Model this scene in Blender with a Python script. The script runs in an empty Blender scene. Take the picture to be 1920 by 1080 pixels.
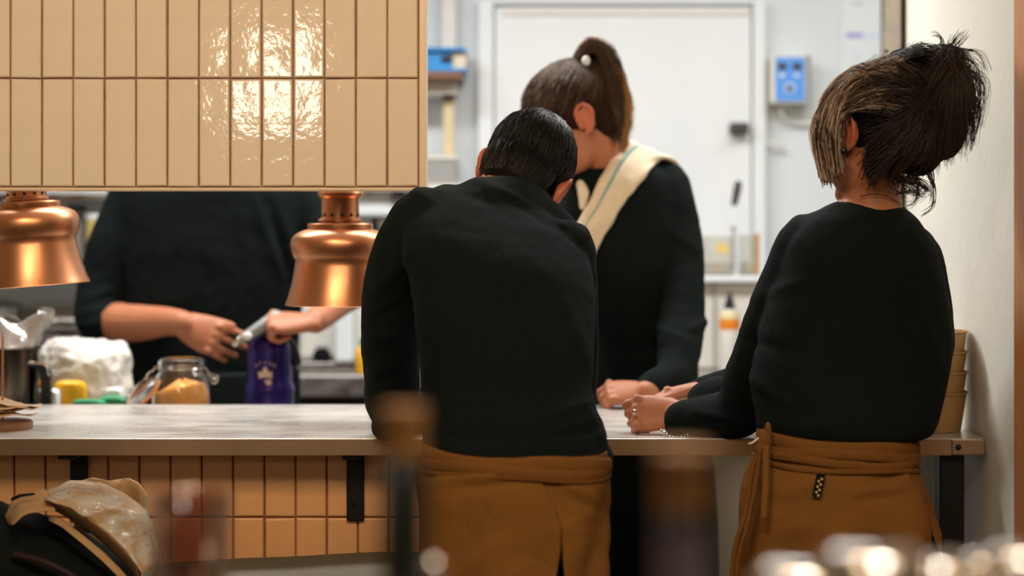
import bpy, bmesh, math, random
import numpy as np
from mathutils import Vector, Matrix, noise
from mathutils.bvhtree import BVHTree
random.seed(7)
S = bpy.context.scene
COL = S.collection
# ------------------------------------------------------------------ camera
F = 3412.0; HY = 450.0; CZ = 1.33
cd = bpy.data.cameras.new('camera'); cam = bpy.data.objects.new('camera', cd); COL.objects.link(cam)
cam.location = (0, 0, CZ); cam.rotation_euler = (math.pi/2, 0, 0)
cd.sensor_width = 36; cd.lens = 36*F/1920; cd.shift_y = (HY-540)/1920
cd.dof.use_dof = True; cd.dof.focus_distance = 3.42; cd.dof.aperture_fstop = 1.9
S.camera = cam
def P(x, y, Y): return Vector(((x-960)/F*Y, Y, CZ-(y-HY)/F*Y))
# ------------------------------------------------------------------ world, lights, exposure
S.view_settings.view_transform = 'Standard'; S.view_settings.look = 'None'
S.view_settings.gamma = 1; S.view_settings.use_curve_mapping = False
S.view_settings.exposure = 0.0
w = bpy.data.worlds.new('world'); S.world = w; w.use_nodes = True
w.node_tree.nodes['Background'].inputs[0].default_value = (1.0, .82, .64, 1)
w.node_tree.nodes['Background'].inputs[1].default_value = .06
def area(name, loc, target, sx, sy, power, col):
    l = bpy.data.lights.new(name, 'AREA'); l.shape = 'RECTANGLE'; l.size = sx; l.size_y = sy
    l.energy = power; l.color = col
    o = bpy.data.objects.new(name, l); COL.objects.link(o); o.location = loc
    o.rotation_euler = (Vector(target)-Vector(loc)).to_track_quat('-Z', 'Y').to_euler(); return o
KW = (1.0, .995, .985); WW = (1.0, .70, .42)
area('kitchen_light', (0.35, 4.62, 2.62), (0.35, 4.6, 0), 1.6, .4, 42, KW)
area('kitchen_light', (-1.0, 4.6, 2.62), (-1.0, 4.55, 0), 1.2, .4, 40, KW)
area('kitchen_light', (1.4, 5.4, 2.62), (1.2, 6.2, 1.2), .8, .5, 5, KW)
area('dining_light', (-0.25, 1.0, 2.5), (-.3, 3.6, 1.1), .4, .4, 19, WW)
area('dining_light', (0.75, 0.6, 2.5), (.5, 3.6, .9), .4, .4, 9, WW)
area('window_daylight', (-1.14, -1.6, 2.13), (-.5, 3.6, 1.6), .26, .4, 9, (1, .90, .75))
area('cup_highlight_fill', (.36, .95, 2.25), (.36, 1.1, 0), .28, .28, 13, (1, .95, .88))  # added fill, no real lamp; brightens the highlights on the foreground cups
sl = bpy.data.lights.new('track_spot', 'SPOT'); sl.energy = 84; sl.color = (1, .80, .58); sl.spot_size = math.radians(42); sl.spot_blend = .8; sl.shadow_soft_size = .05
so = bpy.data.objects.new('track_spot', sl); COL.objects.link(so); so.location = (-.9, 1.3, 2.6)
so.rotation_euler = (Vector((-.62, 3.62, 1.72))-so.location).to_track_quat('-Z', 'Y').to_euler()
# ------------------------------------------------------------------ materials
def lin(c):
    return tuple(((v/255)/12.92 if v/255 <= .04045 else ((v/255+.055)/1.055)**2.4) for v in c)+(1,)
def mat(name, col, rough=.6, metal=0, bump=0, bscale=60, var=0, vscale=8, trans=0, sss=0, coat=0, sheen=0, detail=3, srgb=True, stretch=None, isl=0, ior=1.45, alpha=1, rvar=0, spec=.5):
    m = bpy.data.materials.new(name); m.use_nodes = True; nt = m.node_tree; N = nt.nodes; Lk = nt.links
    b = N['Principled BSDF']; c = lin(col) if srgb else tuple(col)+(1,)
    b.inputs['Base Color'].default_value = c; b.inputs['Roughness'].default_value = rough; b.inputs['Metallic'].default_value = metal
    b.inputs['Transmission Weight'].default_value = trans; b.inputs['IOR'].default_value = ior; b.inputs['Coat Weight'].default_value = coat
    b.inputs['Sheen Weight'].default_value = sheen; b.inputs['Alpha'].default_value = alpha
    b.inputs['Specular IOR Level'].default_value = spec
    if sss: b.inputs['Subsurface Weight'].default_value = sss; b.inputs['Subsurface Radius'].default_value = (.012, .004, .002); b.inputs['Subsurface Scale'].default_value = .6
    tc = N.new('ShaderNodeTexCoord'); vec = tc.outputs['Object']
    if stretch:
        mp = N.new('ShaderNodeMapping'); mp.inputs['Scale'].default_value = stretch; Lk.new(vec, mp.inputs[0]); vec = mp.outputs[0]
    if var or rvar:
        n = N.new('ShaderNodeTexNoise'); n.inputs['Scale'].default_value = vscale; n.inputs['Detail'].default_value = 4; Lk.new(vec, n.inputs['Vector'])
    if var:
        r = N.new('ShaderNodeMapRange'); r.inputs[1].default_value = .3; r.inputs[2].default_value = .7; r.inputs[3].default_value = 1-var; r.inputs[4].default_value = 1+var
        Lk.new(n.outputs[0], r.inputs[0])
        mx = N.new('ShaderNodeVectorMath'); mx.operation = 'SCALE'; mx.inputs[0].default_value = c[:3]; Lk.new(r.outputs[0], mx.inputs['Scale']); Lk.new(mx.outputs[0], b.inputs['Base Color'])
    if rvar:
        r2 = N.new('ShaderNodeMapRange'); r2.inputs[1].default_value = .35; r2.inputs[2].default_value = .65; r2.inputs[3].default_value = max(.03, rough-rvar); r2.inputs[4].default_value = rough+rvar
        Lk.new(n.outputs[0], r2.inputs[0]); Lk.new(r2.outputs[0], b.inputs['Roughness'])
    if isl:
        g = N.new('ShaderNodeNewGeometry'); r = N.new('ShaderNodeMapRange'); r.inputs[3].default_value = 1-isl; r.inputs[4].default_value = 1+isl
        Lk.new(g.outputs['Random Per Island'], r.inputs[0])
        mx = N.new('ShaderNodeVectorMath'); mx.operation = 'SCALE'; mx.inputs[0].default_value = c[:3]; Lk.new(r.outputs[0], mx.inputs['Scale']); Lk.new(mx.outputs[0], b.inputs['Base Color'])
    if bump:
        n2 = N.new('ShaderNodeTexNoise'); n2.inputs['Scale'].default_value = bscale; n2.inputs['Detail'].default_value = detail; Lk.new(vec, n2.inputs['Vector'])
        bp = N.new('ShaderNodeBump'); bp.inputs['Strength'].default_value = bump; bp.inputs['Distance'].default_value = .004
        Lk.new(n2.outputs[0], bp.inputs['Height']); Lk.new(bp.outputs[0], b.inputs['Normal'])
    return m
M = {}
M['white_wall'] = mat('white_wall', (212, 218, 222), .7, bump=.15, bscale=30)
M['cream_wall'] = mat('cream_wall', (228, 226, 214), .75, bump=.3, bscale=25, var=.03)
M['floor'] = mat('floor_concrete', (96, 84, 72), .6, var=.2, bump=.3)
M['grout'] = mat('grout', (138, 96, 58), .5, bump=.5, bscale=200, var=.25, vscale=40)
M['tile'] = mat('glazed_tile', (228, 210, 186), .06, bump=.22, bscale=26, var=.03, vscale=14, detail=3)
M['tile_warm_lit'] = mat('glazed_tile_warm_lit', (234, 176, 120), .3, bump=.25, bscale=26, var=.05, vscale=14)  # same tile as on the bulkhead; warm light put into the colour
M['trimtile'] = mat('tile_trim', (226, 200, 166), .3)
M['steel'] = mat('brushed_steel', (172, 168, 162), .34, 1, var=.18, vscale=9, rvar=.14, bump=.1, bscale=120, stretch=(1, 6, 1))
M['steel_top'] = mat('worn_steel', (214, 211, 204), .30, .5, var=.05, vscale=7, rvar=.07, bump=.06, bscale=60, stretch=(1, 1.6, 1))
M['steel_edge'] = mat('steel_edge', (178, 148, 118), .4, 1, var=.12, vscale=5)
M['steel_dark'] = mat('dark_steel', (40, 36, 32), .45, .6)
M['copper'] = mat('brushed_copper', (200, 138, 98), .36, 1)
M['hole'] = mat('dark_hole', (12, 8, 6), .9)
M['black_knit'] = mat('black_cotton', (15, 23, 22), .9, bump=.5, bscale=420, var=.12, vscale=6, spec=.14)
M['black_cloth'] = mat('black_cloth', (18, 24, 22), .85, bump=.3, bscale=300, spec=.15)
M['brown_cloth'] = mat('tan_canvas', (130, 88, 42), .9, bump=.45, bscale=380, var=.12, vscale=7, spec=.1)
M['brown_dark'] = mat('tan_canvas_band', (120, 80, 38), .9, bump=.5, bscale=300, var=.12, vscale=8, spec=.1)
M['skin'] = mat('skin', (178, 113, 79), .5, sss=.1, var=.07, vscale=18, bump=.15, bscale=180)
M['ear'] = mat('ear_skin', (188, 108, 78), .5, sss=.05, var=.12, vscale=60)
M['lips'] = mat('lips', (180, 95, 85), .4, sss=.1)
M['hair_black'] = mat('black_hair', (22, 17, 15), .42, isl=.5)
M['hair_brown'] = mat('brown_hair', (74, 52, 34), .5, isl=.7)
M['hair_blond'] = mat('blond_hair', (176, 130, 78), .4, isl=.4)
M['hair_dark'] = mat('dark_brown_hair', (44, 33, 24), .5, isl=.7)
M['hair_grey'] = mat('grey_hair', (198, 174, 150), .5, isl=.5)
M['base_dark'] = mat('hair_under', (20, 15, 12), .9, spec=.08, bump=.6, bscale=60)
M['base_brown'] = mat('hair_under_brown', (44, 30, 20), .9, spec=.08, bump=.6, bscale=60)
M['eye'] = mat('eye_white', (230, 225, 218), .1)
M['iris'] = mat('iris', (50, 36, 26), .1)
M['cream_cloth'] = mat('cream_cloth', (226, 210, 184), .85, bump=.6, bscale=260, var=.04)
M['teal'] = mat('teal_thread', (120, 160, 158), .85)
M['shoe'] = mat('black_leather', (20, 18, 17), .4, bump=.2)
M['wood'] = mat('oak', (214, 146, 84), .45, var=.12, vscale=7, stretch=(9, 9, 1), bump=.2, bscale=30)
M['wood_dark'] = mat('brown_wood', (120, 82, 60), .5, var=.2, vscale=10, stretch=(1, 9, 9))
M['white_plastic'] = mat('white_plastic', (221, 226, 229), .35)
M['offwhite'] = mat('offwhite_enamel', (214, 211, 202), .4, var=.03)
M['grey_plastic'] = mat('grey_plastic', (150, 150, 146), .4)
M['darkgrey'] = mat('dark_grey', (62, 58, 56), .5)
M['black_plastic'] = mat('black_plastic', (14, 15, 15), .35)
M['blue'] = mat('blue_card', (44, 138, 200), .5, var=.08)
M['blue_panel'] = mat('blue_panel', (92, 152, 232), .35)
M['purple'] = mat('purple_enamel', (42, 29, 100), .28, .6)
M['emblem'] = mat('cream_print', (206, 182, 160), .5)
M['yellow'] = mat('yellow_plastic', (240, 178, 22), .45, var=.08, vscale=30)
M['green'] = mat('green_plastic', (46, 140, 96), .45)
M['pale_wood'] = mat('pale_wood', (206, 188, 152), .6)
M['shade_taupe'] = mat('shaded_wall_tone', (132, 118, 96), .5)
M['orange'] = mat('orange_sauce', (226, 130, 36), .3)
M['pale_yellow'] = mat('pale_yellow', (224, 196, 120), .4)
M['sugar'] = mat('yellow_powder', (214, 150, 74), .9, bump=.8, bscale=150, var=.12, vscale=40)
M['glass'] = mat('clear_glass', (255, 255, 255), .02, trans=1, ior=1.45, srgb=False and True)
M['glass_amber'] = mat('amber_glass', (250, 246, 242), .04, trans=1, ior=1.12)
M['jug_steel'] = mat('mirror_steel', (92, 84, 74), .16, 1)
M['film'] = mat('clear_film', (238, 234, 232), .12, trans=.75, ior=1.2, bump=.9, bscale=40)
M['paper'] = mat('receipt_paper', (212, 182, 150), .8, bump=.2, bscale=60)
M['kraft'] = mat('kraft_paper', (186, 150, 106), .7, bump=.7, bscale=40, var=.12, vscale=12)
M['lavender'] = mat('lavender_print', (168, 160, 214), .6)
M['paleblue'] = mat('pale_blue_print', (206, 220, 238), .6)
M['greyprint'] = mat('grey_print', (200, 202, 200), .6)
M['bowl'] = mat('cardboard_bowl', (178, 138, 88), .6, var=.05)
M['bottle'] = mat('dark_bottle', (16, 18, 15), .15)
M['bottle_mauve'] = mat('mauve_label', (92, 78, 82), .6)
M['gold_foil'] = mat('gold_foil', (140, 96, 44), .6, .2)
M['chrome'] = mat('polished_steel', (220, 214, 206), .12, 1)
M['ceramic'] = mat('white_ceramic', (240, 236, 228), .08, coat=.5)
M['cushion'] = mat('grey_felt', (112, 106, 90), .9, bump=.6, bscale=200)
M['maroon'] = mat('dark_maroon', (40, 22, 18), .7)
M['bar_wood'] = mat('dark_bar_wood', (58, 36, 24), .35, var=.2, stretch=(1, 9, 9))
def thin(name, col, refl=.12, rough=.06, bump=0, milk=0):
    m = bpy.data.materials.new(name); m.use_nodes = True; nt = m.node_tree; N = nt.nodes; L = nt.links
    N.remove(N['Principled BSDF']); t = N.new('ShaderNodeBsdfTransparent'); t.inputs[0].default_value = lin(col)
    g = N.new('ShaderNodeBsdfGlossy'); g.inputs['Roughness'].default_value = rough; lw = N.new('ShaderNodeLayerWeight'); lw.inputs[0].default_value = .35
    mr = N.new('ShaderNodeMapRange'); mr.inputs[3].default_value = refl; mr.inputs[4].default_value = min(1, refl+.6); L.new(lw.outputs['Facing'], mr.inputs[0])
    mx = N.new('ShaderNodeMixShader'); L.new(mr.outputs[0], mx.inputs[0]); L.new(t.outputs[0], mx.inputs[1]); L.new(g.outputs[0], mx.inputs[2])
    L.new(mx.outputs[0], N['Material Output'].inputs[0])
    if milk:
        d = N.new('ShaderNodeBsdfDiffuse'); d.inputs[0].default_value = lin((225, 220, 214)); m2 = N.new('ShaderNodeMixShader'); m2.inputs[0].default_value = milk; L.new(mx.outputs[0], m2.inputs[1]); L.new(d.outputs[0], m2.inputs[2]); L.new(m2.outputs[0], N['Material Output'].inputs[0])
    if bump:
        tc = N.new('ShaderNodeTexCoord'); n = N.new('ShaderNodeTexNoise'); n.inputs['Scale'].default_value = 35; L.new(tc.outputs['Object'], n.inputs['Vector'])
        b = N.new('ShaderNodeBump'); b.inputs['Strength'].default_value = bump; b.inputs['Distance'].default_value = .006; L.new(n.outputs[0], b.inputs['Height']); L.new(b.outputs[0], g.inputs['Normal'])
    return m
M['glass_amber'] = thin('thin_tinted_glass', (228, 206, 188), .10)
M['film'] = thin('thin_clear_wall', (250, 249, 246), .05, .12, .3, .05)
M['bag_film'] = thin('bag_film', (238, 234, 230), .3, .14, .9, .3)
# plastic wrap sheen on kraft, painted into the base colour as pale patches
def kraft_wrap():
    m = M['kraft'].copy(); m.name = 'wrapped_kraft'; nt = m.node_tree; N = nt.nodes; L = nt.links; b = N['Principled BSDF']
    src = b.inputs['Base Color'].links[0].from_socket
    n = N.new('ShaderNodeTexNoise'); n.inputs['Scale'].default_value = 22; n.inputs['Detail'].default_value = 6
    tc = N.new('ShaderNodeTexCoord'); mp = N.new('ShaderNodeMapping'); mp.inputs['Scale'].default_value = (1, .6, 2.5); mp.inputs['Rotation'].default_value = (0, .6, 0)
    L.new(tc.outputs['Object'], mp.inputs[0]); L.new(mp.outputs[0], n.inputs['Vector'])
    r = N.new('ShaderNodeMapRange'); r.inputs[1].default_value = .42; r.inputs[2].default_value = .62; L.new(n.outputs[0], r.inputs[0])
    mx = N.new('ShaderNodeMix'); mx.data_type = 'RGBA'; L.new(r.outputs[0], mx.inputs[0]); L.new(src, mx.inputs[6]); mx.inputs[7].default_value = lin((205, 196, 180)); L.new(mx.outputs[2], b.inputs['Base Color'])
    b.inputs['Coat Weight'].default_value = .8; b.inputs['Coat Roughness'].default_value = .2
    return m
M['kraft_wrap'] = kraft_wrap()
# ------------------------------------------------------------------ linking
W = {}
def tag(o, label=None, cat=None, group=None, kind=None):
    if label: o['label'] = label
    if cat: o['category'] = cat
    if group: o['group'] = group
    if kind: o['kind'] = kind
    return o
def empty(name, loc, label, cat, group=None):
    o = bpy.data.objects.new(name, None); COL.objects.link(o); o.location = loc; W[o] = Vector(loc); o.empty_display_size = .05
    return tag(o, label, cat, group)
def link_mesh(name, me, m, parent=None, smooth=True, base=None):
    if not isinstance(m, (list, tuple)): m = [m]
    if len(me.materials) == 0:
        for q in m: me.materials.append(q)
    if smooth and len(me.polygons): me.polygons.foreach_set('use_smooth', [True]*len(me.polygons))
    o = bpy.data.objects.new(name, me); COL.objects.link(o)
    if parent is not None:
        me.transform(Matrix.Translation(-W[parent])); o.parent = parent; W[o] = W[parent].copy()
    else:
        if base is None:
            co = [v.co for v in me.vertices]
            base = Vector(((min(c.x for c in co)+max(c.x for c in co))/2, (min(c.y for c in co)+max(c.y for c in co))/2, min(c.z for c in co)))
        me.transform(Matrix.Translation(-base)); o.location = base; W[o] = Vector(base)
    return o
def obj(name, bm, m, parent=None, smooth=True, bevel=0, base=None, sharp=40):
    bmesh.ops.recalc_face_normals(bm, faces=bm.faces[:])
    if smooth:
        for e in bm.edges:
            if len(e.link_faces) == 2 and e.calc_face_angle(0) > math.radians(sharp): e.smooth = False
    me = bpy.data.meshes.new(name); bm.to_mesh(me); bm.free()
    o = link_mesh(name, me, m, parent, smooth, base)
    if bevel:
        b = o.modifiers.new('bevel', 'BEVEL'); b.width = bevel; b.segments = 2; b.limit_method = 'ANGLE'
    return o
def B(): return bmesh.new()
def box(bm, a, b):
    x0, y0, z0 = a; x1, y1, z1 = b
    v = [bm.verts.new(p) for p in ((x0,y0,z0),(x1,y0,z0),(x1,y1,z0),(x0,y1,z0),(x0,y0,z1),(x1,y0,z1),(x1,y1,z1),(x0,y1,z1))]
    for f in ((3,2,1,0),(4,5,6,7),(0,1,5,4),(1,2,6,5),(2,3,7,6),(3,0,4,7)): bm.faces.new([v[i] for i in f])
    return bm
def boxo(name, a, b, m, parent=None, bevel=0, kind=None):
    o = obj(name, box(B(), a, b), m, parent, smooth=False, bevel=bevel)
    if kind: o['kind'] = kind
    return o
def rings(bm, R, cap=True, mi=0):
    """R: list of lists of points (equal counts)"""
    V = [[bm.verts.new(p) for p in r] for r in R]
    n = len(R[0])
    for i in range(len(V)-1):
        for j in range(n):
            f = bm.faces.new((V[i][j], V[i][(j+1) % n], V[i+1][(j+1) % n], V[i+1][j])); f.material_index = mi
    if cap:
        for r in (V[0][::-1], V[-1]):
            f = bm.faces.new(r); f.material_index = mi
    return V
def lathe(bm, prof, c, n=32, axis=None, closed=False, cap=False, mi=0):
    """prof: (r,h) list, along axis (default z) from point c"""
    A = Vector(axis).normalized() if axis is not None else Vector((0, 0, 1))
    q = Vector((0, 0, 1)).rotation_difference(A); c = Vector(c)
    R = []
    for r, h in prof:
        r = max(r, 1e-5)
        R.append([c+q @ Vector((r*math.cos(2*math.pi*j/n), r*math.sin(2*math.pi*j/n), h)) for j in range(n)])
    return rings(bm, R, cap=cap, mi=mi)
def tube(bm, pts, rad, n=14, flat=None, round_ends=True):
    pts = [Vector(p) for p in pts]
    if not isinstance(rad, (list, tuple)): rad = [rad]*len(pts)
    rad = list(rad)
    if round_ends:
        d0 = (pts[0]-pts[1]).normalized(); d1 = (pts[-1]-pts[-2]).normalized()
        p0, r0, p1, r1 = pts[0], rad[0], pts[-1], rad[-1]
        pts = [p0+d0*r0*.95, p0+d0*r0*.6]+pts+[p1+d1*r1*.6, p1+d1*r1*.95]
        rad = [r0*.25, r0*.8]+rad+[r1*.8, r1*.25]
    R = []; prev = None
    for i, p in enumerate(pts):
        t = (pts[min(i+1, len(pts)-1)]-pts[max(i-1, 0)]).normalized()
        if prev is None:
            u = t.orthogonal().normalized() if flat is None else (Vector(flat)-t*Vector(flat).dot(t)).normalized()
        else: u = (prev-t*prev.dot(t)).normalized()
        prev = u; v = t.cross(u)
        R.append([p+u*math.cos(2*math.pi*j/n)*rad[i]+v*math.sin(2*math.pi*j/n)*rad[i] for j in range(n)])
    return rings(bm, R)
def smooth_path(pts, rad, k=4):
    pts = [Vector(p) for p in pts]; n = len(pts); op = []; orr = []
    for i in range(n-1):
        a, b, c, d = pts[max(i-1, 0)], pts[i], pts[i+1], pts[min(i+2, n-1)]
        for s in range(k):
            t = s/k
            op.append(.5*((2*b)+(c-a)*t+(2*a-5*b+4*c-d)*t*t+(3*b-a-3*c+d)*t**3)); orr.append(rad[i]*(1-t)+rad[i+1]*t)
    op.append(pts[-1]); orr.append(rad[-1]); return op, orr
def stube(bm, pr, n=14, k=4):
    """pr: list of (point, radius)"""
    p, r = smooth_path([a for a, _ in pr], [b for _, b in pr], k); tube(bm, p, r, n)
def ptube(bm, lst, n=16, k=4): stube(bm, [(P(a, b, c), r) for a, b, c, r in lst], n, k)
def ell(bm, c, r, Mx=None, n=20, m=12):
    c = Vector(c); r = Vector(r); R = []
    for i in range(m+1):
        a = math.pi*i/m; a = min(max(a, .02), math.pi-.02)
        ring = []
        for j in range(n):
            p = Vector((r.x*math.sin(a)*math.cos(2*math.pi*j/n), r.y*math.sin(a)*math.sin(2*math.pi*j/n), r.z*math.cos(a)))
            p = p+c
            ring.append(Mx @ p if Mx else p)
        R.append(ring)
    rings(bm, R)
def torso(bm, L, n=36, e=2.4, sc=1.0, k=4):
    """rings given by left and right silhouette pixels: (xL,yL,xR,yR,Y,half_depth)"""
    A = [[P(a[0], a[1], a[4]), P(a[2], a[3], a[4]), a[5]] for a in L]
    out = []
    N = len(A)
    def cr(a, b, c, d, t): return .5*((2*b)+(c-a)*t+(2*a-5*b+4*c-d)*t*t+(3*b-a-3*c+d)*t**3)
    seq = []
    for i in range(N-1):
        a, b, c, d = A[max(i-1, 0)], A[i], A[i+1], A[min(i+2, N-1)]
        for s in range(k): seq.append([cr(a[q], b[q], c[q], d[q], s/k) for q in range(3)])
    seq.append(A[-1])
    for l, r, hd in seq:
        c = (l+r)/2; U = (r-l)/2*sc; V = Vector((0, 1, 0))*hd*sc
        ring = []
        for j in range(n):
            t = 2*math.pi*j/n; cs, sn = math.cos(t), math.sin(t)
            ring.append(c+U*math.copysign(abs(cs)**(2/e), cs)+V*math.copysign(abs(sn)**(2/e), sn))
        out.append(ring)
    rings(bm, out)
def remesh(name, bm, m, parent, voxel=.006, smooth=3, disp=None, post=None, base=None):
    bmesh.ops.recalc_face_normals(bm, faces=bm.faces[:])
    me = bpy.data.meshes.new('tmp'); bm.to_mesh(me); bm.free()
    t = bpy.data.objects.new('tmp', me); COL.objects.link(t)
    r = t.modifiers.new('r', 'REMESH'); r.mode = 'VOXEL'; r.voxel_size = voxel
    if smooth:
        s = t.modifiers.new('s', 'SMOOTH'); s.iterations = smooth; s.factor = .6
    for k, (sz, st) in enumerate(disp or []):
        tx = bpy.data.textures.new('fold', 'CLOUDS'); tx.noise_scale = sz; tx.noise_depth = 2
        d = t.modifiers.new('d', 'DISPLACE'); d.texture = tx; d.strength = st; d.mid_level = .5; d.texture_coords = 'GLOBAL'
    dg = bpy.context.evaluated_depsgraph_get()
    nm = bpy.data.meshes.new_from_object(t.evaluated_get(dg)); nm.name = name
    bpy.data.objects.remove(t); bpy.data.meshes.remove(me)
    nm.materials.clear()
    o = link_mesh(name, nm, m, parent, base=base)
    if post: post(o)
    return o
def wrinkle(o, fn):
    """displace vertices along normals by fn(world_pos)"""
    me = o.data; off = W[o]
    n = len(me.vertices); co = np.empty(n*3); me.vertices.foreach_get('co', co); co = co.reshape(-1, 3)
    no = np.array([v.normal[:] for v in me.vertices])
    d = fn(co+np.array(off)); co += no*d[:, None]
    me.vertices.foreach_set('co', co.ravel()); me.update()
def fold(c, px0, px1, w, h):
    """gaussian ridge/groove along a segment given in pixel coords (in the X-Z plane at the depth of the cloth)"""
    a = np.array(px0); b = np.array(px1); x = c[:, 0]/c[:, 1]*F+960; y = HY-(c[:, 2]-CZ)/c[:, 1]*F
    ab = b-a; t = np.clip(((x-a[0])*ab[0]+(y-a[1])*ab[1])/(ab@ab), 0, 1)
    dx = x-(a[0]+ab[0]*t); dy = y-(a[1]+ab[1]*t)
    return h*np.exp(-(dx*dx+dy*dy)/(w*w))*np.sin(np.pi*np.clip(t*.9+.05, 0, 1))**.5
def grid(bm, rows, mi=0):
    V = [[bm.verts.new(p) for p in r] for r in rows]
    for i in range(len(V)-1):
        for j in range(len(V[0])-1):
            f = bm.faces.new((V[i][j], V[i][j+1], V[i+1][j+1], V[i+1][j])); f.material_index = mi
    return V
def solid(o, t, off=0):
    s = o.modifiers.new('solid', 'SOLIDIFY'); s.thickness = t; s.offset = off; return o
def resample(pts, n):
    pts = [Vector(p) for p in pts]; L = [0]
    for i in range(1, len(pts)): L.append(L[-1]+(pts[i]-pts[i-1]).length)
    out = []
    for k in range(n):
        t = L[-1]*k/(n-1); i = 1
        while i < len(L)-1 and L[i] < t: i += 1
        s = (t-L[i-1])/max(L[i]-L[i-1], 1e-9); out.append(pts[i-1].lerp(pts[i], s))
    return out
def strands(name, paths, m, parent, r0=.0007, r1=.0002, kind='stuff'):
    """paths: list of (n,3) arrays; builds 3-sided tubes"""
    vs = []; fs = []; o = 0
    for p in paths:
        p = np.asarray(p, float); n = len(p); t = np.gradient(p, axis=0); t /= np.linalg.norm(t, axis=1)[:, None]+1e-9
        a = np.cross(t, [.31, .2, .93]); a /= np.linalg.norm(a, axis=1)[:, None]+1e-9; b = np.cross(t, a)
        r = np.linspace(r0, r1, n)[:, None]
        for k in range(3):
            an = 2*math.pi*k/3; vs.append(p+(a*math.cos(an)+b*math.sin(an))*r)
        i = np.arange(n-1)
        for k in range(3):
            k2 = (k+1) % 3
            fs.append(np.stack([o+k*n+i, o+k*n+i+1, o+k2*n+i+1, o+k2*n+i], 1))
        o += 3*n
    V = np.concatenate(vs); Fc = np.concatenate(fs)
    me = bpy.data.meshes.new(name); me.vertices.add(len(V)); me.vertices.foreach_set('co', V.ravel())
    me.loops.add(Fc.size); me.loops.foreach_set('vertex_index', Fc.ravel().astype(np.int32)); me.polygons.add(len(Fc))
    me.polygons.foreach_set('loop_start', np.arange(0, Fc.size, 4, dtype=np.int32)); me.update(calc_edges=True); me.validate()
    ob = link_mesh(name, me, m, parent)
    if kind: ob['kind'] = kind
    return ob
def text_mesh(txt, size, Mx, name, m, parent, ext=.0004):
    c = bpy.data.curves.new('t', 'FONT'); c.body = txt; c.size = size; c.align_x = 'CENTER'; c.align_y = 'CENTER'; c.extrude = ext; c.resolution_u = 2
    t = bpy.data.objects.new('t', c); COL.objects.link(t)
    me = bpy.data.meshes.new_from_object(t.evaluated_get(bpy.context.evaluated_depsgraph_get()))
    bpy.data.objects.remove(t); bpy.data.curves.remove(c)
    me.transform(Mx); me.materials.clear(); me.name = name
    return link_mesh(name, me, m, parent, smooth=False)
# ------------------------------------------------------------------ setting
KX0, KX1, KY, ZC = -3.0, 2.6, 6.2, 2.7
HP = 3.62    # plane of the tiled faces
CT = .948    # top of the serving counter
boxo('floor', (KX0, -2.6, -.1), (KX1, KY, 0), M['floor'], kind='structure')
boxo('ceiling', (KX0, -2.6, ZC), (KX1, KY, ZC+.1), M['cream_wall'], kind='structure')
wall_back = boxo('wall_back', (KX0, KY, 0), (KX1, KY+.1, ZC), M['white_wall'], kind='structure')
boxo('wall_left', (KX0-.1, -2.6, 0), (KX0, KY, ZC), M['cream_wall'], kind='structure')
boxo('wall_right', (KX1, -2.6, 0), (KX1+.1, KY, ZC), M['cream_wall'], kind='structure')
boxo('wall_front', (KX0, -2.7, 0), (KX1, -2.6, ZC), M['cream_wall'], kind='structure')
boxo('wall_partition', (.92, 3.19, 0), (1.02, 4.3, ZC), M['cream_wall'], kind='structure')
boxo('wall_return', (1.02, 3.19, 0), (KX1, 3.29, ZC), M['cream_wall'], kind='structure')
o = boxo('trim_1', (.8693, 4.26, 0), (.9185, 4.31, ZC), M['steel'], kind='structure', bevel=.003)
bm = B(); box(bm, (.911, 4.252, .0), (.915, 4.26, ZC)); obj('seam', bm, M['steel_dark'], o, False)
bm = B(); lathe(bm, [(0, 0), (.004, 0), (.004, .003), (0, .003)], P(1662, 96, 4.26), 10, (0, -1, 0)); obj('screw', bm, M['steel_dark'], o)
boxo('trim_2', (.878, 3.02, 0), (.96, 3.187, ZC), M['wood'], kind='structure', bevel=.004)
# bulkhead with glazed tiles
HB = CZ+(HY-357)/F*HP
HR = (798-960)/F*HP
bulk = boxo('wall_bulkhead', (KX0, HP+.006, HB+.006), (HR, HP+.07, ZC), M['grout'], kind='structure')
PX = HP/F  # metres per pixel on the tile plane
def tile_mesh(w, h, d=.009, name='tile', m=None, sk=0):
    bm = B(); e = .0035
    R = []
    for ins, y in ((0, 0), (0, -d+.003), (e*.4, -d+.001), (e, -d)):
        R.append([Vector((ins, y, ins)), Vector((w-ins, y, ins+sk)), Vector((w-ins, y, h-ins)), Vector((ins, y, h-ins+sk))])
    rings(bm, R)
    bmesh.ops.recalc_face_normals(bm, faces=bm.faces[:])
    me = bpy.data.meshes.new(name); bm.to_mesh(me); bm.free(); me.materials.append(m); return me
def tiles(parent, xs, zs, m, gap=.0035, seed=1):
    """xs: joint x positions, zs: joint z positions; one object per tile with slight individual unevenness"""
    rnd = random.Random(seed); cache = {}
    for a in range(len(zs)-1):
        for b in range(len(xs)-1):
            w = round(xs[b+1]-xs[b]-gap, 4); h = round(zs[a+1]-zs[a]-gap, 4)
            k = (w, h, rnd.randrange(3))
            if k not in cache: cache[k] = tile_mesh(w, h, m=m, sk=(k[2]-1)*.0007)
            o = bpy.data.objects.new('tile', cache[k]); COL.objects.link(o); o.parent = parent
            o.location = Vector((xs[b]+gap/2+rnd.uniform(-.0004, .0004), HP+.007+rnd.uniform(-.0008, .0012), zs[a]+gap/2))-W[parent]
            o.rotation_euler = (rnd.uniform(-.006, .006), rnd.uniform(-.0035, .0035), rnd.uniform(-.008, .008))
xj = [(785-58.9*k-960)*PX for k in range(0, 34)][::-1]
zb = CZ+(HY-351)*PX; z1 = CZ+(HY-147)*PX; th = z1-zb
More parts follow.
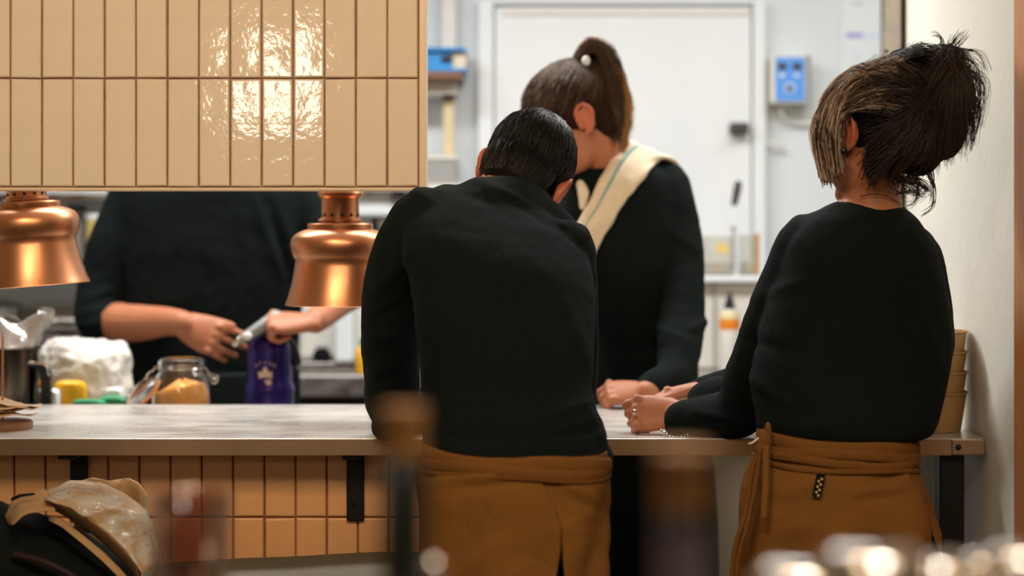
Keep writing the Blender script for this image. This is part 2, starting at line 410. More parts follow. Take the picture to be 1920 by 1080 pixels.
tiles(bulk, xj, [zb+th*k for k in range(0, 6)], M['tile'])
bm = B(); box(bm, (KX0+.9, HP-.003, HB), (HR+.001, HP+.006, zb-.001)); obj('edge_strip', bm, M['trimtile'], bulk, False, bevel=.001)
bm = B(); box(bm, ((786.5-960)*PX, HP-.003, zb-.001), (HR+.001, HP+.072, zb+th*5)); obj('edge_strip', bm, M['trimtile'], bulk, False, bevel=.001)
bm = B(); box(bm, (KX0+.9, HP+.006, HB), (HR+.001, HP+.07, HB+.006)); obj('soffit', bm, M['trimtile'], bulk, False)
# low tiled wall under the counter
WXR = (1128-960)*PX
low = boxo('wall_counter', (KX0, HP+.007, 0), (WXR, HP+.09, .905), M['grout'], kind='structure')
zt = CZ+(HY-970)*PX
xj2 = [(437+58.6*k-960)*PX for k in range(-26, 12)]
tiles(low, xj2, [zt-.215*2, zt-.215, zt, .905], M['tile_warm_lit'], seed=4)
# door in the back wall
def W2(px, py, Y=KY): return P(px, py, Y)
door = empty('door_1', (P(1165, 450, KY-.01).x, KY-.01, 0), None, None); door['kind'] = 'structure'
xl, xr = P(897, 0, KY).x, P(1432, 0, KY).x; zt_ = P(0, 2, KY).z
xi, xj_ = P(926, 0, KY).x, P(1408, 0, KY).x; zi = P(0, 18, KY).z
bm = B(); box(bm, (xl, KY-.06, 0), (xi, KY-.002, zt_)); box(bm, (xj_, KY-.06, 0), (xr, KY-.002, zt_)); box(bm, (xi, KY-.06, zi+.01), (xj_, KY-.002, zt_)); obj('door_frame', bm, M['white_plastic'], door, False, bevel=.006)
bm = B(); box(bm, (xi+.004, KY-.045, .02), (xj_-.004, KY-.004, zi+.004)); obj('door_leaf', bm, M['white_plastic'], door, False, bevel=.004)
a = P(1368, 231, KY-.06); b = P(1404, 250, KY-.1)
bm = B(); box(bm, (a.x, KY-.1, b.z), (b.x, KY-.045, a.z)); lathe(bm, [(0, 0), (.011, 0), (.011, .02), (0, .02)], (a.x+.015, KY-.1, b.z+.012), 12, (0, -1, 0)); obj('handle', bm, M['darkgrey'], door, bevel=.003)
bm = B(); box(bm, (xi+.03, KY-.052, zi-.025), (xj_-.01, KY-.045, zi-.008)); obj('seal', bm, M['offwhite'], door, False, bevel=.002)
# ------------------------------------------------------------------ serving counter
CX1 = .912
ct = empty('serving_counter', (-.6, 3.85, 0), 'long steel topped serving counter with thin front edge above the tiled low wall', 'counter')
bm = B()
pts = [(-2.2, 3.5), (CX1-.02, 3.5), (CX1-.006, 3.506), (CX1, 3.52), (CX1, 4.225), (-2.2, 4.225)]
rings(bm, [[Vector((x, y, z)) for x, y in pts] for z in (CT-.032, CT)]); obj('worktop', bm, M['steel_top'], ct, False, bevel=.0015)
bm = B(); box(bm, (-2.2, 3.4985, CT-.032), (.845, 3.4998, CT-.001)); obj('front_edge', bm, M['steel_edge'], ct, False)
bm = B(); box(bm, (.845, 3.4955, CT-.031), (CX1-.004, 3.4998, CT-.001)); obj('end_plate', bm, M['steel_edge'], ct, False, bevel=.003)
bm = B(); lathe(bm, [(0, 0), (.006, 0), (.005, .003), (0, .004)], P(1797, 839, 3.4955), 12, (0, -1, 0)); obj('screw', bm, M['steel_dark'], ct)
for x0, y0 in ((.83, 3.53), (.83, 4.14)):
    bm = B(); box(bm, (x0, y0, 0), (x0+.048, y0+.048, CT-.033)); obj('leg', bm, M['steel_dark'], ct, False, bevel=.003)
for px in (667, 150, -300):
    c = (px-960)*PX
    bm = B(); box(bm, (c-.0175, HP-.012, P(0, 976, HP).z), (c+.0175, HP-.0035, CT-.033)); box(bm, (c-.0175, HP-.11, CT-.042), (c+.0175, HP-.004, CT-.033))
    br = obj('bracket', bm, M['steel_dark'], ct, False, bevel=.003)
    bm = B(); lathe(bm, [(0, 0), (.005, 0), (.004, .003), (0, .003)], (c-.003, HP-.012, P(0, 942, HP).z), 10, (0, -1, 0)); obj('screw', bm, M['hole'], br)
for x in (-1.6, -.4):
    bm = B(); box(bm, (x, 3.9, 0), (x+.045, 3.945, CT-.033)); obj('leg', bm, M['steel_dark'], ct, False, bevel=.003)
# lower prep table on the kitchen side
pt = empty('prep_table', (-1.2, 4.5, 0), 'lower steel prep table behind the serving counter on the left', 'table')
bm = B(); box(bm, (-2.4, 4.24, .85), (-.33, 4.76, .88)); obj('tabletop', bm, M['steel'], pt, False, bevel=.003)
for x, y in ((-2.35, 4.27), (-2.35, 4.65), (-.42, 4.27), (-.42, 4.65)):
    bm = B(); box(bm, (x, y, 0), (x+.04, y+.04, .849)); obj('leg', bm, M['steel_dark'], pt, False)
PT = .88
# ------------------------------------------------------------------ copper heat lamps
def heat_lamp(c, Y, px0, tilt, label, sc):
    base = P(px0, 572 if tilt == 0 else 536, Y)
    Rm = Matrix.Rotation(tilt, 4, 'Y'); k = .2407/886*sc
    root = empty('heat_lamp', base, label, 'lamp', 'copper heat lamps over the counter')
    def q(p): return base+Rm.to_3x3() @ Vector(p)
    ax = Rm.to_3x3() @ Vector((0, 0, 1))
    H = lambda y: (965-y)*k
    pr = [(428, 963), (418, 935), (405, 900), (392, 850), (375, 790), (362, 720), (353, 660), (348, 612), (362, 590), (374, 560), (384, 520), (386, 485), (378, 450), (355, 420), (322, 398), (285, 384), (255, 376)]
    bm = B(); outer = [(r*k, H(y)) for r, y in pr]; inner = [(r-.0018, h-.0012) for r, h in outer][::-1]
    lathe(bm, [(outer[0][0], outer[0][1])]+outer+inner+[(outer[0][0], outer[0][1])], base, 64, ax); sh = obj('shade', bm, M['copper'], root, sharp=50)
    bm = B(); lathe(bm, [(0, H(378)), (252*k, H(378)), (254*k, H(370)), (254*k, H(338)), (248*k, H(330)), (165*k, H(330)), (150*k, H(322)), (150*k, H(316)), (172*k, H(311)), (172*k, H(298)), (150*k, H(290)), (0, H(290))], base, 48, ax); obj('collar', bm, M['copper'], root, sharp=30)
    bm = B(); lathe(bm, [(0, H(290)), (147*k, H(290)), (147*k, H(150)), (152*k, H(135)), (172*k, H(118)), (176*k, H(95)), (168*k, H(80)), (90*k, H(66)), (60*k, H(20)), (0, H(20))], base, 48, ax); nk = obj('neck', bm, M['copper'], root, sharp=30)
    for i in range(12):
        a = 2*math.pi*(i+.35)/12; d = Vector((math.cos(a), math.sin(a), 0))
        bm = B(); lathe(bm, [(0, 0), (12*k, 0), (12*k, .0012), (0, .0012)], q(d*(146.4*k)+Vector((0, 0, H(265)))), 12, Rm.to_3x3() @ d); obj('vent_hole', bm, M['hole'], nk)
    top = q((0, 0, H(20)))
    if tilt == 0: pts = [top, Vector((top.x, top.y, ZC))]
    else: pts = [top, top+ax*.05, Vector((top.x-.01, top.y, ZC))]
    bm = B(); tube(bm, pts, .006, 10, round_ends=False); obj('cord', bm, M['black_plastic'], root)
    bm = B(); ell(bm, q((0, 0, .1)), (.035, .035, .05)); obj('bulb', bm, M['white_plastic'], root)
heat_lamp(None, 3.85, 638, 0, 'brushed copper bell heat lamp hanging straight, beside the bent man', 1.0)
heat_lamp(None, 3.81, 62, math.radians(-4.5), 'brushed copper bell heat lamp hanging tilted at the left edge of the photo', 1.01)
# ------------------------------------------------------------------ people
def frame(f, up):
    f = Vector(f).normalized(); r = f.cross(Vector(up)).normalized(); u = r.cross(f)
    return Matrix((r, f, u)).transposed()   # columns right, forward, up
def head(bm, c, Rm, s=1.0):
    Mx = Matrix.Translation(c) @ (Rm*s).to_4x4()
    ell(bm, (0, -.012, .035), (.075, .095, .085), Mx, 28, 18)
    ell(bm, (0, .03, -.01), (.064, .066, .085), Mx, 24, 14)
    ell(bm, (0, .030, -.062), (.054, .056, .05), Mx)
    ell(bm, (0, .066, -.097), (.022, .022, .019), Mx)
    ell(bm, (0, .075, .038), (.05, .02, .014), Mx)
    for sx in (-1, 1):
        ell(bm, (.036*sx, .066, -.025), (.022, .02, .02), Mx)
        ell(bm, (.079*sx, -.012, -.004), (.006, .018, .030), Mx)
        pts = [(.080*sx, .008, -.02), (.083*sx, .008, .012), (.087*sx, -.004, .029), (.090*sx, -.02, .026), (.091*sx, -.029, .008), (.087*sx, -.022, -.014), (.081*sx, -.008, -.032), (.079*sx, .003, -.034)]
        p, r = smooth_path([Mx @ Vector(a) for a in pts], [.0045*s]*len(pts), 3); tube(bm, p, r, 8)
    tube(bm, [Mx @ Vector(a) for a in ((0, .086, .03), (0, .098, .005), (0, .111, -.022), (0, .098, -.032))], [.008*s, .009*s, .0125*s, .010*s], 12)
    for sx in (-1, 1): ell(bm, (.013*sx, .096, -.028), (.008, .01, .008), Mx, 12, 8)
    ell(bm, (0, .088, -.056), (.025, .012, .006), Mx, 16, 8); ell(bm, (0, .087, -.067), (.021, .012, .007), Mx, 16, 8)
    return Mx
def eyes(Mx, root):
    for sx in (-1, 1):
        bm = B(); ell(bm, (.031*sx, .079, .006), (.0115, .0115, .0115), Mx, 16, 10); e = obj('eye', bm, M['eye'], root)
        bm = B(); ell(bm, (.031*sx, .0865, .005), (.0052, .0045, .0052), Mx, 12, 8); obj('iris', bm, M['iris'], e)
def hand(bm, wp, d, n, side, curl=(.5, .6, .5), spread=.05, thumb=(.7, .3), s=1.0, curls=None, tcurl=.25):
    """wp wrist point, d toward the fingers, n out of the back of the hand, side = thumb side"""
    d = Vector(d).normalized(); n = Vector(n); n = (n-d*n.dot(d)).normalized(); sd = Vector(side); sd = (sd-d*sd.dot(d)-n*sd.dot(n)).normalized()
    R = []
    for t, rx, rz in ((-.02, .021, .016), (0, .026, .018), (.03, .036, .017), (.06, .041, .015), (.085, .040, .013), (.098, .034, .009)):
        R.append([wp+(d*t+sd*rx*math.cos(a)+n*rz*math.sin(a))*s for a in [2*math.pi*j/20 for j in range(20)]])
    rings(bm, R)
    for i, (off, ln, rr) in enumerate(((.030, .074, .0088), (.010, .082, .0090), (-.011, .076, .0086), (-.029, .060, .0078))):
        cc = curls[i] if curls else curl
        p = wp+(d*.082+sd*off)*s; dr = (d+sd*off*spread*20).normalized(); pts = [p]; rad = [rr*s*1.05]
        ang = 0; ax = dr.cross(n).normalized()
        for k, frac in enumerate((.42, .32, .26)):
            ang += cc[k]; v = dr*math.cos(ang)-n*math.sin(ang)
            for h in (.5, 1.0):
                pts.append(pts[-1]+v*ln*frac*s*.5); rad.append(rr*s*(1-.07*(k+h)))
        tube(bm, pts, rad, 10)
        ell(bm, wp+(d*.086+sd*off+n*.006)*s, (.0095*s,)*3, None, 10, 8)
    a, b = thumb; v = (d*math.cos(a)+sd*math.sin(a)-n*b).normalized(); p = wp+(d*.018+sd*.022-n*.004)*s
    pts = [p]; rad = [.0145*s]
    for k, l in enumerate((.036, .032, .026)):
        v = (v+(d-sd*.4)*tcurl).normalized(); pts.append(pts[-1]+v*l*s); rad.append((.0125, .0105, .0085)[k]*s)
    tube(bm, pts, rad, 10)
def redden(Mx):
    inv = Mx.inverted()
    def f(o):
        me = o.data; off = W[o]; me.materials.append(M['ear']); me.materials.append(M['lips'])
        co = np.empty(len(me.vertices)*3); me.vertices.foreach_get('co', co); co = co.reshape(-1, 3)+np.array(off)
        A = np.array(inv); lc = co@A[:3, :3].T+A[:3, 3]
        ear = (np.abs(lc[:, 0]) > .0735) & (np.abs(lc[:, 1]+.010) < .033) & (np.abs(lc[:, 2]) < .05)
        lip = (np.abs(lc[:, 0]) < .023) & (lc[:, 1] > .091) & (lc[:, 2] < -.050) & (lc[:, 2] > -.074)
        mi = []
        for p in me.polygons:
            v = p.vertices[0]; mi.append(1 if ear[v] else (2 if lip[v] else 0))
        me.polygons.foreach_set('material_index', mi)
    return f
def legs(bm, cx, cy, hz, sep=.078, r=(.085, .065, .05), kneeY=0):
    for s in (-1, 1):
        stube(bm, [(Vector((cx+s*sep, cy, hz)), r[0]), (Vector((cx+s*sep*1.05, cy+kneeY, .5)), r[1]), (Vector((cx+s*sep*1.1, cy, .12)), r[2])], 18)
def shoes(root, cx, cy, fy, sep=.1):
    for s in (-1, 1):
        bm = B(); x = cx+s*sep; R = []
        for t, w_, h in ((-.07, .02, .05), (-.06, .035, .075), (0, .038, .085), (.06, .042, .065), (.13, .047, .05), (.17, .038, .04), (.185, .015, .025)):
            R.append([Vector((x+w_*math.copysign(abs(math.cos(a))**.8, math.cos(a)), cy+fy*t, .002+h*.5+h*.5*math.sin(a))) for a in [2*math.pi*j/16 for j in range(16)]])
        rings(bm, R); obj('shoe', bm, M['shoe'], root)
rng = np.random.default_rng(3)
def on_ell(c, R, d):
    d = np.asarray(d, float); d = d/np.linalg.norm(d, axis=-1, keepdims=True); return np.array(c)+np.array(R)*d
def hair_arcs(Mx, c, R, pairs, n=10, jit=.06, lift=.0, wav=.0015):
    A = np.array(Mx); out = []
    for d0, d1 in pairs:
        d0 = np.array(d0, float)+rng.normal(0, jit, 3); d1 = np.array(d1, float)+rng.normal(0, jit, 3)
        t = np.linspace(0, 1, n)[:, None]; d = d0*(1-t)+d1*t; p = on_ell(c, R, d)
        nn = d/np.linalg.norm(d, axis=1, keepdims=True)
        p = p+nn*(rng.uniform(0, .003)+lift*np.sin(np.pi*t)*rng.uniform(.3, 1))+np.sin(t*rng.uniform(4, 12)+rng.uniform(0, 6))*rng.normal(0, wav, 3)
        out.append(p@A[:3, :3].T+A[:3, 3])
    return out
def catmull(pts, n):
    p, _ = smooth_path(pts, [0]*len(pts), max(2, n//(len(pts)-1))); return np.array([list(v) for v in p])
def fibers(guides, count, spread, n=10, taper=1.0, wav=.002, end_spread=None):
    """many strands around guide polylines (world points)"""
    out = []
    for _ in range(count):
        g = guides[rng.integers(len(guides))]; p = catmull(g, n).copy(); m = len(p)
        off = rng.normal(0, 1, 3); s = np.linspace(spread, end_spread if end_spread is not None else spread, m)[:, None]
        t = np.linspace(0, 1, m)[:, None]
        p += off*s+np.sin(t*rng.uniform(3, 9)+rng.uniform(0, 6))*rng.normal(0, wav, 3)
        out.append(p)
    return out
def apron_sheet(cols, m, parent, name='apron_skirt'):
    o = obj(name, cols, m, parent); solid(o, .002, 1)
    s = o.modifiers.new('sub', 'SUBSURF'); s.levels = s.render_levels = 1
    return o

# ---- man leaning over the counter (back to the camera)
man = empty('person', (P(968, 0, 3.1).x, 3.1, 0), 'dark haired person in black sweater and brown apron bending over the counter', 'person')
MT = [(812, 1000, 1132, 1000, 3.10, .105), (805, 905, 1135, 915, 3.10, .11), (795, 855, 1143, 868, 3.10, .115), (790, 800, 1130, 805, 3.12, .115), (788, 720, 1110, 730, 3.16, .11), (780, 620, 1111, 650, 3.21, .11), (768, 530, 1116, 580, 3.27, .115), (752, 450, 1112, 512, 3.33, .12), (768, 398, 1085, 452, 3.38, .105), (800, 358, 1032, 408, 3.42, .08), (835, 343, 965, 372, 3.45, .05)]
hR = frame((0.02, .80, -.58), (.36, .0, .93)); hc = P(980, 338, 3.58)
bm = B(); Mx = head(bm, hc, hR, 1.03); manM = Mx
stube(bm, [(Mx @ Vector((0, -.03, -.02)), .058), (Mx @ Vector((0, -.045, -.09)), .056), (P(965, 405, 3.51), .040)], 18)
torso(bm, MT[:-1], sc=.84)
ptube(bm, [(790, 425, 3.39, .04), (740, 560, 3.45, .038), (738, 690, 3.53, .034), (756, 763, 3.62, .034), (860, 760, 3.80, .03), (930, 742, 3.93, .026)])
hand(bm, P(930, 742, 3.93), (.8, .5, .1), (0, -.4, .9), (-.3, .9, 0), curl=(.4, .5, .4))
ptube(bm, [(1065, 480, 3.38, .05), (1075, 600, 3.46, .045), (1070, 735, 3.60, .038), (1040, 755, 3.78, .03), (1000, 745, 3.93, .026)])
hand(bm, P(1000, 745, 3.93), (-.8, .5, .1), (0, -.4, .9), (.3, .9, 0), curl=(.5, .6, .4))
legs(bm, W[man].x, 3.09, .82, r=(.055, .045, .035))
remesh('body', bm, M['skin'], man, .0042, 2, post=redden(Mx)); eyes(Mx, man)
bm = B(); torso(bm, MT[1:])
ptube(bm, [(800, 415, 3.39, .068), (765, 470, 3.40, .067), (742, 540, 3.44, .062), (734, 620, 3.48, .059), (735, 700, 3.52, .054), (742, 762, 3.56, .058), (800, 772, 3.68, .046), (830, 765, 3.76, .040)], 20)
ptube(bm, [(1058, 470, 3.38, .062), (1066, 560, 3.42, .058), (1068, 660, 3.48, .055), (1068, 745, 3.56, .050), (1050, 757, 3.70, .042)], 20)
ell(bm, P(1085, 815, 3.12), (.048, .075, .045)); ell(bm, P(1128, 858, 3.12), (.022, .06, .02))
stube(bm, [(P(985, 400, 3.50), .062), (P(955, 405, 3.46), .08), (P(900, 415, 3.42), .085)], 20)
stube(bm, [(P(905, 380, 3.47), .042), (P(955, 392, 3.475), .050), (P(1010, 415, 3.475), .050), (P(1050, 440, 3.46), .042)], 18)
ell(bm, P(725, 800, 3.50), (.034, .05, .03))
sw = remesh('sweater', bm, M['black_knit'], man, .006, 5, disp=[(.12, .008), (.035, .0025)])
wrinkle(sw, lambda c: fold(c, (690, 560), (780, 470), 12, .006)+fold(c, (690, 640), (760, 620), 10, .006)+fold(c, (690, 720), (765, 700), 10, -.006)+fold(c, (700, 600), (780, 560), 9, -.005)
        + fold(c, (960, 800), (1115, 750), 10, .005)+fold(c, (1000, 830), (1130, 800), 9, -.006)+fold(c, (930, 350), (1060, 425), 6, .005)+fold(c, (940, 365), (1040, 430), 5, -.003)+fold(c, (1100, 760), (1140, 850), 8, .005)
        + fold(c, (800, 820), (980, 815), 10, -.004)+fold(c, (1060, 560), (1110, 700), 14, .004))
# trousers
bm = B(); torso(bm, [(815, 1080, 1118, 1080, 3.10, .105), (812, 985, 1122, 985, 3.10, .105), (818, 885, 1122, 890, 3.10, .105)], k=3)
legs(bm, W[man].x, 3.10, .85, .072, r=(.07, .066, .055)); remesh('trousers', bm, M['black_cloth'], man, .009, 3, disp=[(.09, .008)])
shoes(man, W[man].x, 3.10, 1)
# hair of the man
HC, HRr = (0, -.018, .042), (.083, .102, .088)
bm = B(); ell(bm, HC, HRr, Mx, 28, 18); ell(bm, (0, -.055, -.022), (.068, .052, .066), Mx); ell(bm, (0, -.066, -.062), (.05, .035, .04), Mx)
remesh('hair', bm, M['base_dark'], man, .004, 3)
prs = []
for _ in range(2600):
    a = rng.uniform(0, 2*math.pi); dn = np.array([math.cos(a), math.sin(a), -.75 if math.sin(a) < .3 else .35]); cr = np.array([.05, -.35, 1])
    u = rng.uniform(0, .55); prs.append((cr*(1-u)+dn*u, cr*(1-u-.45)+dn*(u+.45)))
st = hair_arcs(Mx, HC, HRr, prs, 8, .07)
for _ in range(500):
    a = rng.uniform(math.pi*1.05, math.pi*1.95); h0 = rng.uniform(-.5, .5); prs = [((math.cos(a), math.sin(a), h0), (math.cos(a)*.9, math.sin(a)*.9, h0-1.1))]
    st += hair_arcs(Mx, (0, -.05, -.012), (.071, .060, .080), prs, 7, .08, wav=.001)
for _ in range(60):
    st += hair_arcs(Mx, (0, .0, .05), (.087, .10, .085), [((rng.uniform(-.6, .6), .2, 1), (rng.uniform(-1, 1), .9, .3))], 8, .05, .012)
strands('hair_strands', st, M['hair_black'], man, .0009, .0003)
# apron of the man: sheet wound round the hips with a slit at the back
def wound_apron(root, zrows, edgeA, edgeB, m, name='apron'):
    """zrows: (py, xL, xR, Y, hd); edgeA outer edge px per row, edgeB inner edge px per row (both on the back side)"""
    rows = []
    for (py, xl_, xr_, Y, hd), ea, eb in zip(zrows, edgeA, edgeB):
        c = (xl_+xr_)/2; h = (xr_-xl_)/2
        # angle: t such that x = c+h*cos(t), back side (towards camera) is sin<0
        ta = -math.acos(max(-1, min(1, (ea-c)/h))); tb = -math.acos(max(-1, min(1, (eb-c)/h)))
        t0 = tb; t1 = ta+2*math.pi
        row = []
        n = 72
        for i in range(n+1):
            t = t0+(t1-t0)*i/n; gr = 1+.034*i/n
            q = P(c, py, Y)+Vector((h/F*Y*gr*math.copysign(abs(math.cos(t))**.87, math.cos(t)), hd*gr*math.copysign(abs(math.sin(t))**.87, math.sin(t)), 0))
            k = max(0, (py-880)/200); wv = .006*k*math.sin(t*9+py*.01)+.003*math.sin(t*5+py*.02)
            q += Vector((math.cos(t)*wv, math.sin(t)*wv, 0)); row.append(q)
        rows.append(row)
    fine = []
    for a, b in zip(rows, rows[1:]):
        for k in range(5): fine.append([p.lerp(q, k/5) for p, q in zip(a, b)])
    fine.append(rows[-1]); bm = B(); grid(bm, fine); return apron_sheet(bm, m, root, name)
rw = [(842, 803, 1136, 3.10, .121), (875, 795, 1139, 3.10, .125), (905, 789, 1141, 3.10, .128), (940, 792, 1140, 3.10, .13), (975, 795, 1139, 3.10, .13), (1010, 797, 1137, 3.10, .13), (1060, 797, 1134, 3.10, .132), (1150, 797, 1132, 3.10, .135), (1300, 795, 1134, 3.10, .14), (1450, 790, 1138, 3.10, .145)]
ap = wound_apron(man, rw, (985, 1000, 1015, 1030, 1036, 1034, 1030, 1026, 1022, 1018), (960, 975, 995, 1010, 1038, 1042, 1042, 1040, 1040, 1040), M['brown_cloth'])
def apron_folds(o, fn):
    wrinkle(o, fn); tx = bpy.data.textures.new('cloth_fold', 'CLOUDS'); tx.noise_scale = .09; tx.noise_depth = 1
    d = o.modifiers.new('d', 'DISPLACE'); d.texture = tx; d.strength = .010; d.texture_coords = 'GLOBAL'
def out(o, fn):
    # folds push away from the hip axis whatever way the sheet's normals point
    me = o.data; c = sum((v.co for v in me.vertices), Vector())/len(me.vertices)
    sg = sum(1 if v.normal.dot(v.co-c) > 0 else -1 for v in me.vertices); k = 1 if sg > 0 else -1
    return lambda q: fn(q)*k
apron_folds(ap, out(ap, lambda c: fold(c, (810, 905), (960, 882), 8, .004)+fold(c, (820, 925), (1000, 900), 10, -.004)+fold(c, (1050, 900), (1110, 935), 8, .005)+fold(c, (1060, 925), (1125, 965), 8, -.004)+fold(c, (1040, 1000), (1110, 960), 10, .003)+fold(c, (860, 1080), (930, 1010), 14, .005)+fold(c, (930, 1090), (1000, 960), 12, -.004)))
def band(root, parts, m, name):
    bm = B()
    for row in parts:   # (xL,yL,xR,yR,Y,hd,r)
        xl_, yl, xr_, yr, Y, hd, r = row; a = P(xl_, yl, Y); b = P(xr_, yr, Y); c = (a+b)/2; U = (b-a)/2
        pts = []
        for i in range(64):
            t = 2*math.pi*i/64; p = c+U*math.copysign(abs(math.cos(t))**.87, math.cos(t))+Vector((0, hd, 0))*math.copysign(abs(math.sin(t))**.87, math.sin(t))+Vector((0, 0, .0035*math.sin(t*3+xl_)))
            pts.append(p)
        R = []
        for i, p in enumerate(pts):
            o_ = (p-c); o_.z = 0; o_.normalize()
            R.append([p+o_*(.35*r*math.cos(s))+Vector((0, 0, r*math.sin(s))) for s in [2*math.pi*k/10 for k in range(10)]])
        V = [[bm.verts.new(q) for q in rr] for rr in R]; n = len(V)
        for i in range(n):
            for j in range(10): bm.faces.new((V[i][j], V[i][(j+1) % 10], V[(i+1) % n][(j+1) % 10], V[(i+1) % n][j]))
    return obj(name, bm, m, root, sharp=180)
band(man, [(796, 848, 1142, 868, 3.10, .128, .016), (793, 860, 1143, 877, 3.10, .133, .011), (792, 873, 1144, 886, 3.10, .134, .006)], M['brown_dark'], 'waistband')

# ---- woman at the right, back to the camera, head turned left
wo = empty('person', (P(1572, 0, 3.24).x, 3.24, 0), 'person with messy greying updo, black sweater and brown apron at the right', 'person')
WT = [(1400, 1000, 1745, 1000, 3.24, .115), (1408, 900, 1735, 905, 3.24, .11), (1425, 830, 1722, 835, 3.24, .105), (1425, 790, 1745, 800, 3.24, .12), (1410, 700, 1772, 730, 3.26, .12), (1425, 610, 1783, 640, 3.28, .12), (1452, 530, 1770, 550, 3.29, .12), (1468, 460, 1750, 470, 3.29, .11), (1500, 415, 1728, 425, 3.29, .085), (1545, 388, 1705, 398, 3.29, .06), (1572, 376, 1690, 384, 3.29, .045)]
hR = frame((-.70, .69, -.17), (0, 0, 1)); hc = P(1630, 250, 3.27)
bm = B(); Mx = head(bm, hc, hR, 1.0); woM = Mx
stube(bm, [(Mx @ Vector((0, -.03, -.03)), .055), (P(1634, 345, 3.28), .050), (P(1636, 385, 3.285), .053), (P(1640, 440, 3.29), .06)], 18)
torso(bm, WT, sc=.9)
ptube(bm, [(1515, 455, 3.30, .05), (1465, 620, 3.38, .045), (1415, 750, 3.47, .04), (1320, 782, 3.55, .032), (1262, 783, 3.585, .027)])
hand(bm, P(1276, 774, 3.585), (-1, .05, -.02), (-.25, -.85, .5), (0, .3, 1), curls=[(.55, 1.3, .6), (.75, 1.35, .7), (.9, 1.4, .8), (1.0, 1.4, .8)], thumb=(.3, .25), s=.98, spread=.03)
ptube(bm, [(1700, 470, 3.30, .05), (1735, 650, 3.42, .045), (1680, 745, 3.60, .04), (1430, 742, 3.74, .034), (1322, 728, 3.76, .027)])
hand(bm, P(1322, 728, 3.76), (-1, .0, -.18), (0, .3, .95), (.1, -1, 0), curl=(.25, .3, .3), thumb=(.5, .2), s=.92)
legs(bm, W[wo].x, 3.23, .82, r=(.055, .045, .035))
remesh('body', bm, M['skin'], wo, .0040, 2, post=redden(Mx)); eyes(Mx, wo)
bm = B(); torso(bm, [(1428, 812, 1728, 822, 3.24, .118), (1418, 790, 1752, 803, 3.24, .122)]+WT[4:])
ptube(bm, [(1518, 462, 3.30, .062), (1485, 540, 3.33, .062), (1452, 625, 3.38, .062), (1418, 715, 3.45, .062), (1385, 770, 3.50, .052), (1325, 782, 3.55, .044), (1276, 786, 3.58, .038)], 20)
ptube(bm, [(1702, 480, 3.30, .06), (1722, 560, 3.34, .06), (1730, 660, 3.42, .056), (1680, 742, 3.58, .052), (1560, 745, 3.68, .046), (1430, 722, 3.74, .052), (1370, 728, 3.75, .042), (1318, 738, 3.76, .036)], 20)
ell(bm, P(1640, 400, 3.285), (.062, .058, .02))
ell(bm, P(1360, 745, 3.62), (.08, .05, .045))
sw = remesh('sweater', bm, M['black_knit'], wo, .006, 5, disp=[(.12, .008), (.035, .0025)])
wrinkle(sw, lambda c: fold(c, (1420, 560), (1520, 520), 12, .005)+fold(c, (1400, 640), (1500, 660), 12, -.006)+fold(c, (1380, 690), (1480, 760), 12, .005)+fold(c, (1300, 770), (1420, 800), 8, .005)+fold(c, (1270, 800), (1380, 790), 7, -.004)
        + fold(c, (1480, 800), (1700, 790), 9, .004)+fold(c, (1700, 480), (1760, 700), 14, .004))
bm = B(); torso(bm, [(1412, 1080, 1730, 1080, 3.24, .105), (1420, 900, 1712, 900, 3.24, .10), (1440, 818, 1705, 824, 3.24, .098)], k=3)
legs(bm, W[wo].x, 3.24, .85, .08, r=(.07, .066, .055)); 
bm2 = bm; remesh('trousers', bm2, M['black_cloth'], wo, .009, 3, disp=[(.09, .008)])
shoes(wo, W[wo].x, 3.24, 1)
rw = [(822, 1428, 1712, 3.24, .113), (850, 1420, 1712, 3.24, .116), (880, 1408, 1718, 3.24, .12), (910, 1400, 1732, 3.24, .122), (950, 1392, 1746, 3.24, .124), (1000, 1388, 1757, 3.24, .125), (1060, 1388, 1760, 3.24, .127), (1150, 1390, 1756, 3.24, .13), (1300, 1385, 1760, 3.24, .135), (1450, 1380, 1765, 3.24, .14)]
ap2 = wound_apron(wo, rw, (1650, 1658, 1674, 1692, 1712, 1724, 1722, 1720, 1718, 1716), (1620, 1630, 1645, 1668, 1706, 1738, 1752, 1753, 1754, 1755), M['brown_cloth'])
apron_folds(ap2, out(ap2, lambda c: fold(c, (1560, 868), (1620, 862), 6, .004)+fold(c, (1450, 868), (1550, 872), 6, -.004)+fold(c, (1640, 905), (1690, 885), 7, -.006)+fold(c, (1600, 925), (1690, 915), 8, .003)+fold(c, (1600, 945), (1700, 925), 8, -.004)+fold(c, (1450, 930), (1530, 905), 9, .004)+fold(c, (1440, 1000), (1520, 985), 9, .004)+fold(c, (1560, 1000), (1640, 1040), 14, .005)+fold(c, (1430, 1040), (1500, 1030), 10, -.004)))
band(wo, [(1424, 818, 1716, 836, 3.24, .120, .014), (1420, 834, 1718, 848, 3.24, .124, .010), (1416, 846, 1719, 862, 3.24, .127, .008), (1412, 858, 1721, 876, 3.24, .128, .005)], M['brown_dark'], 'waistband')
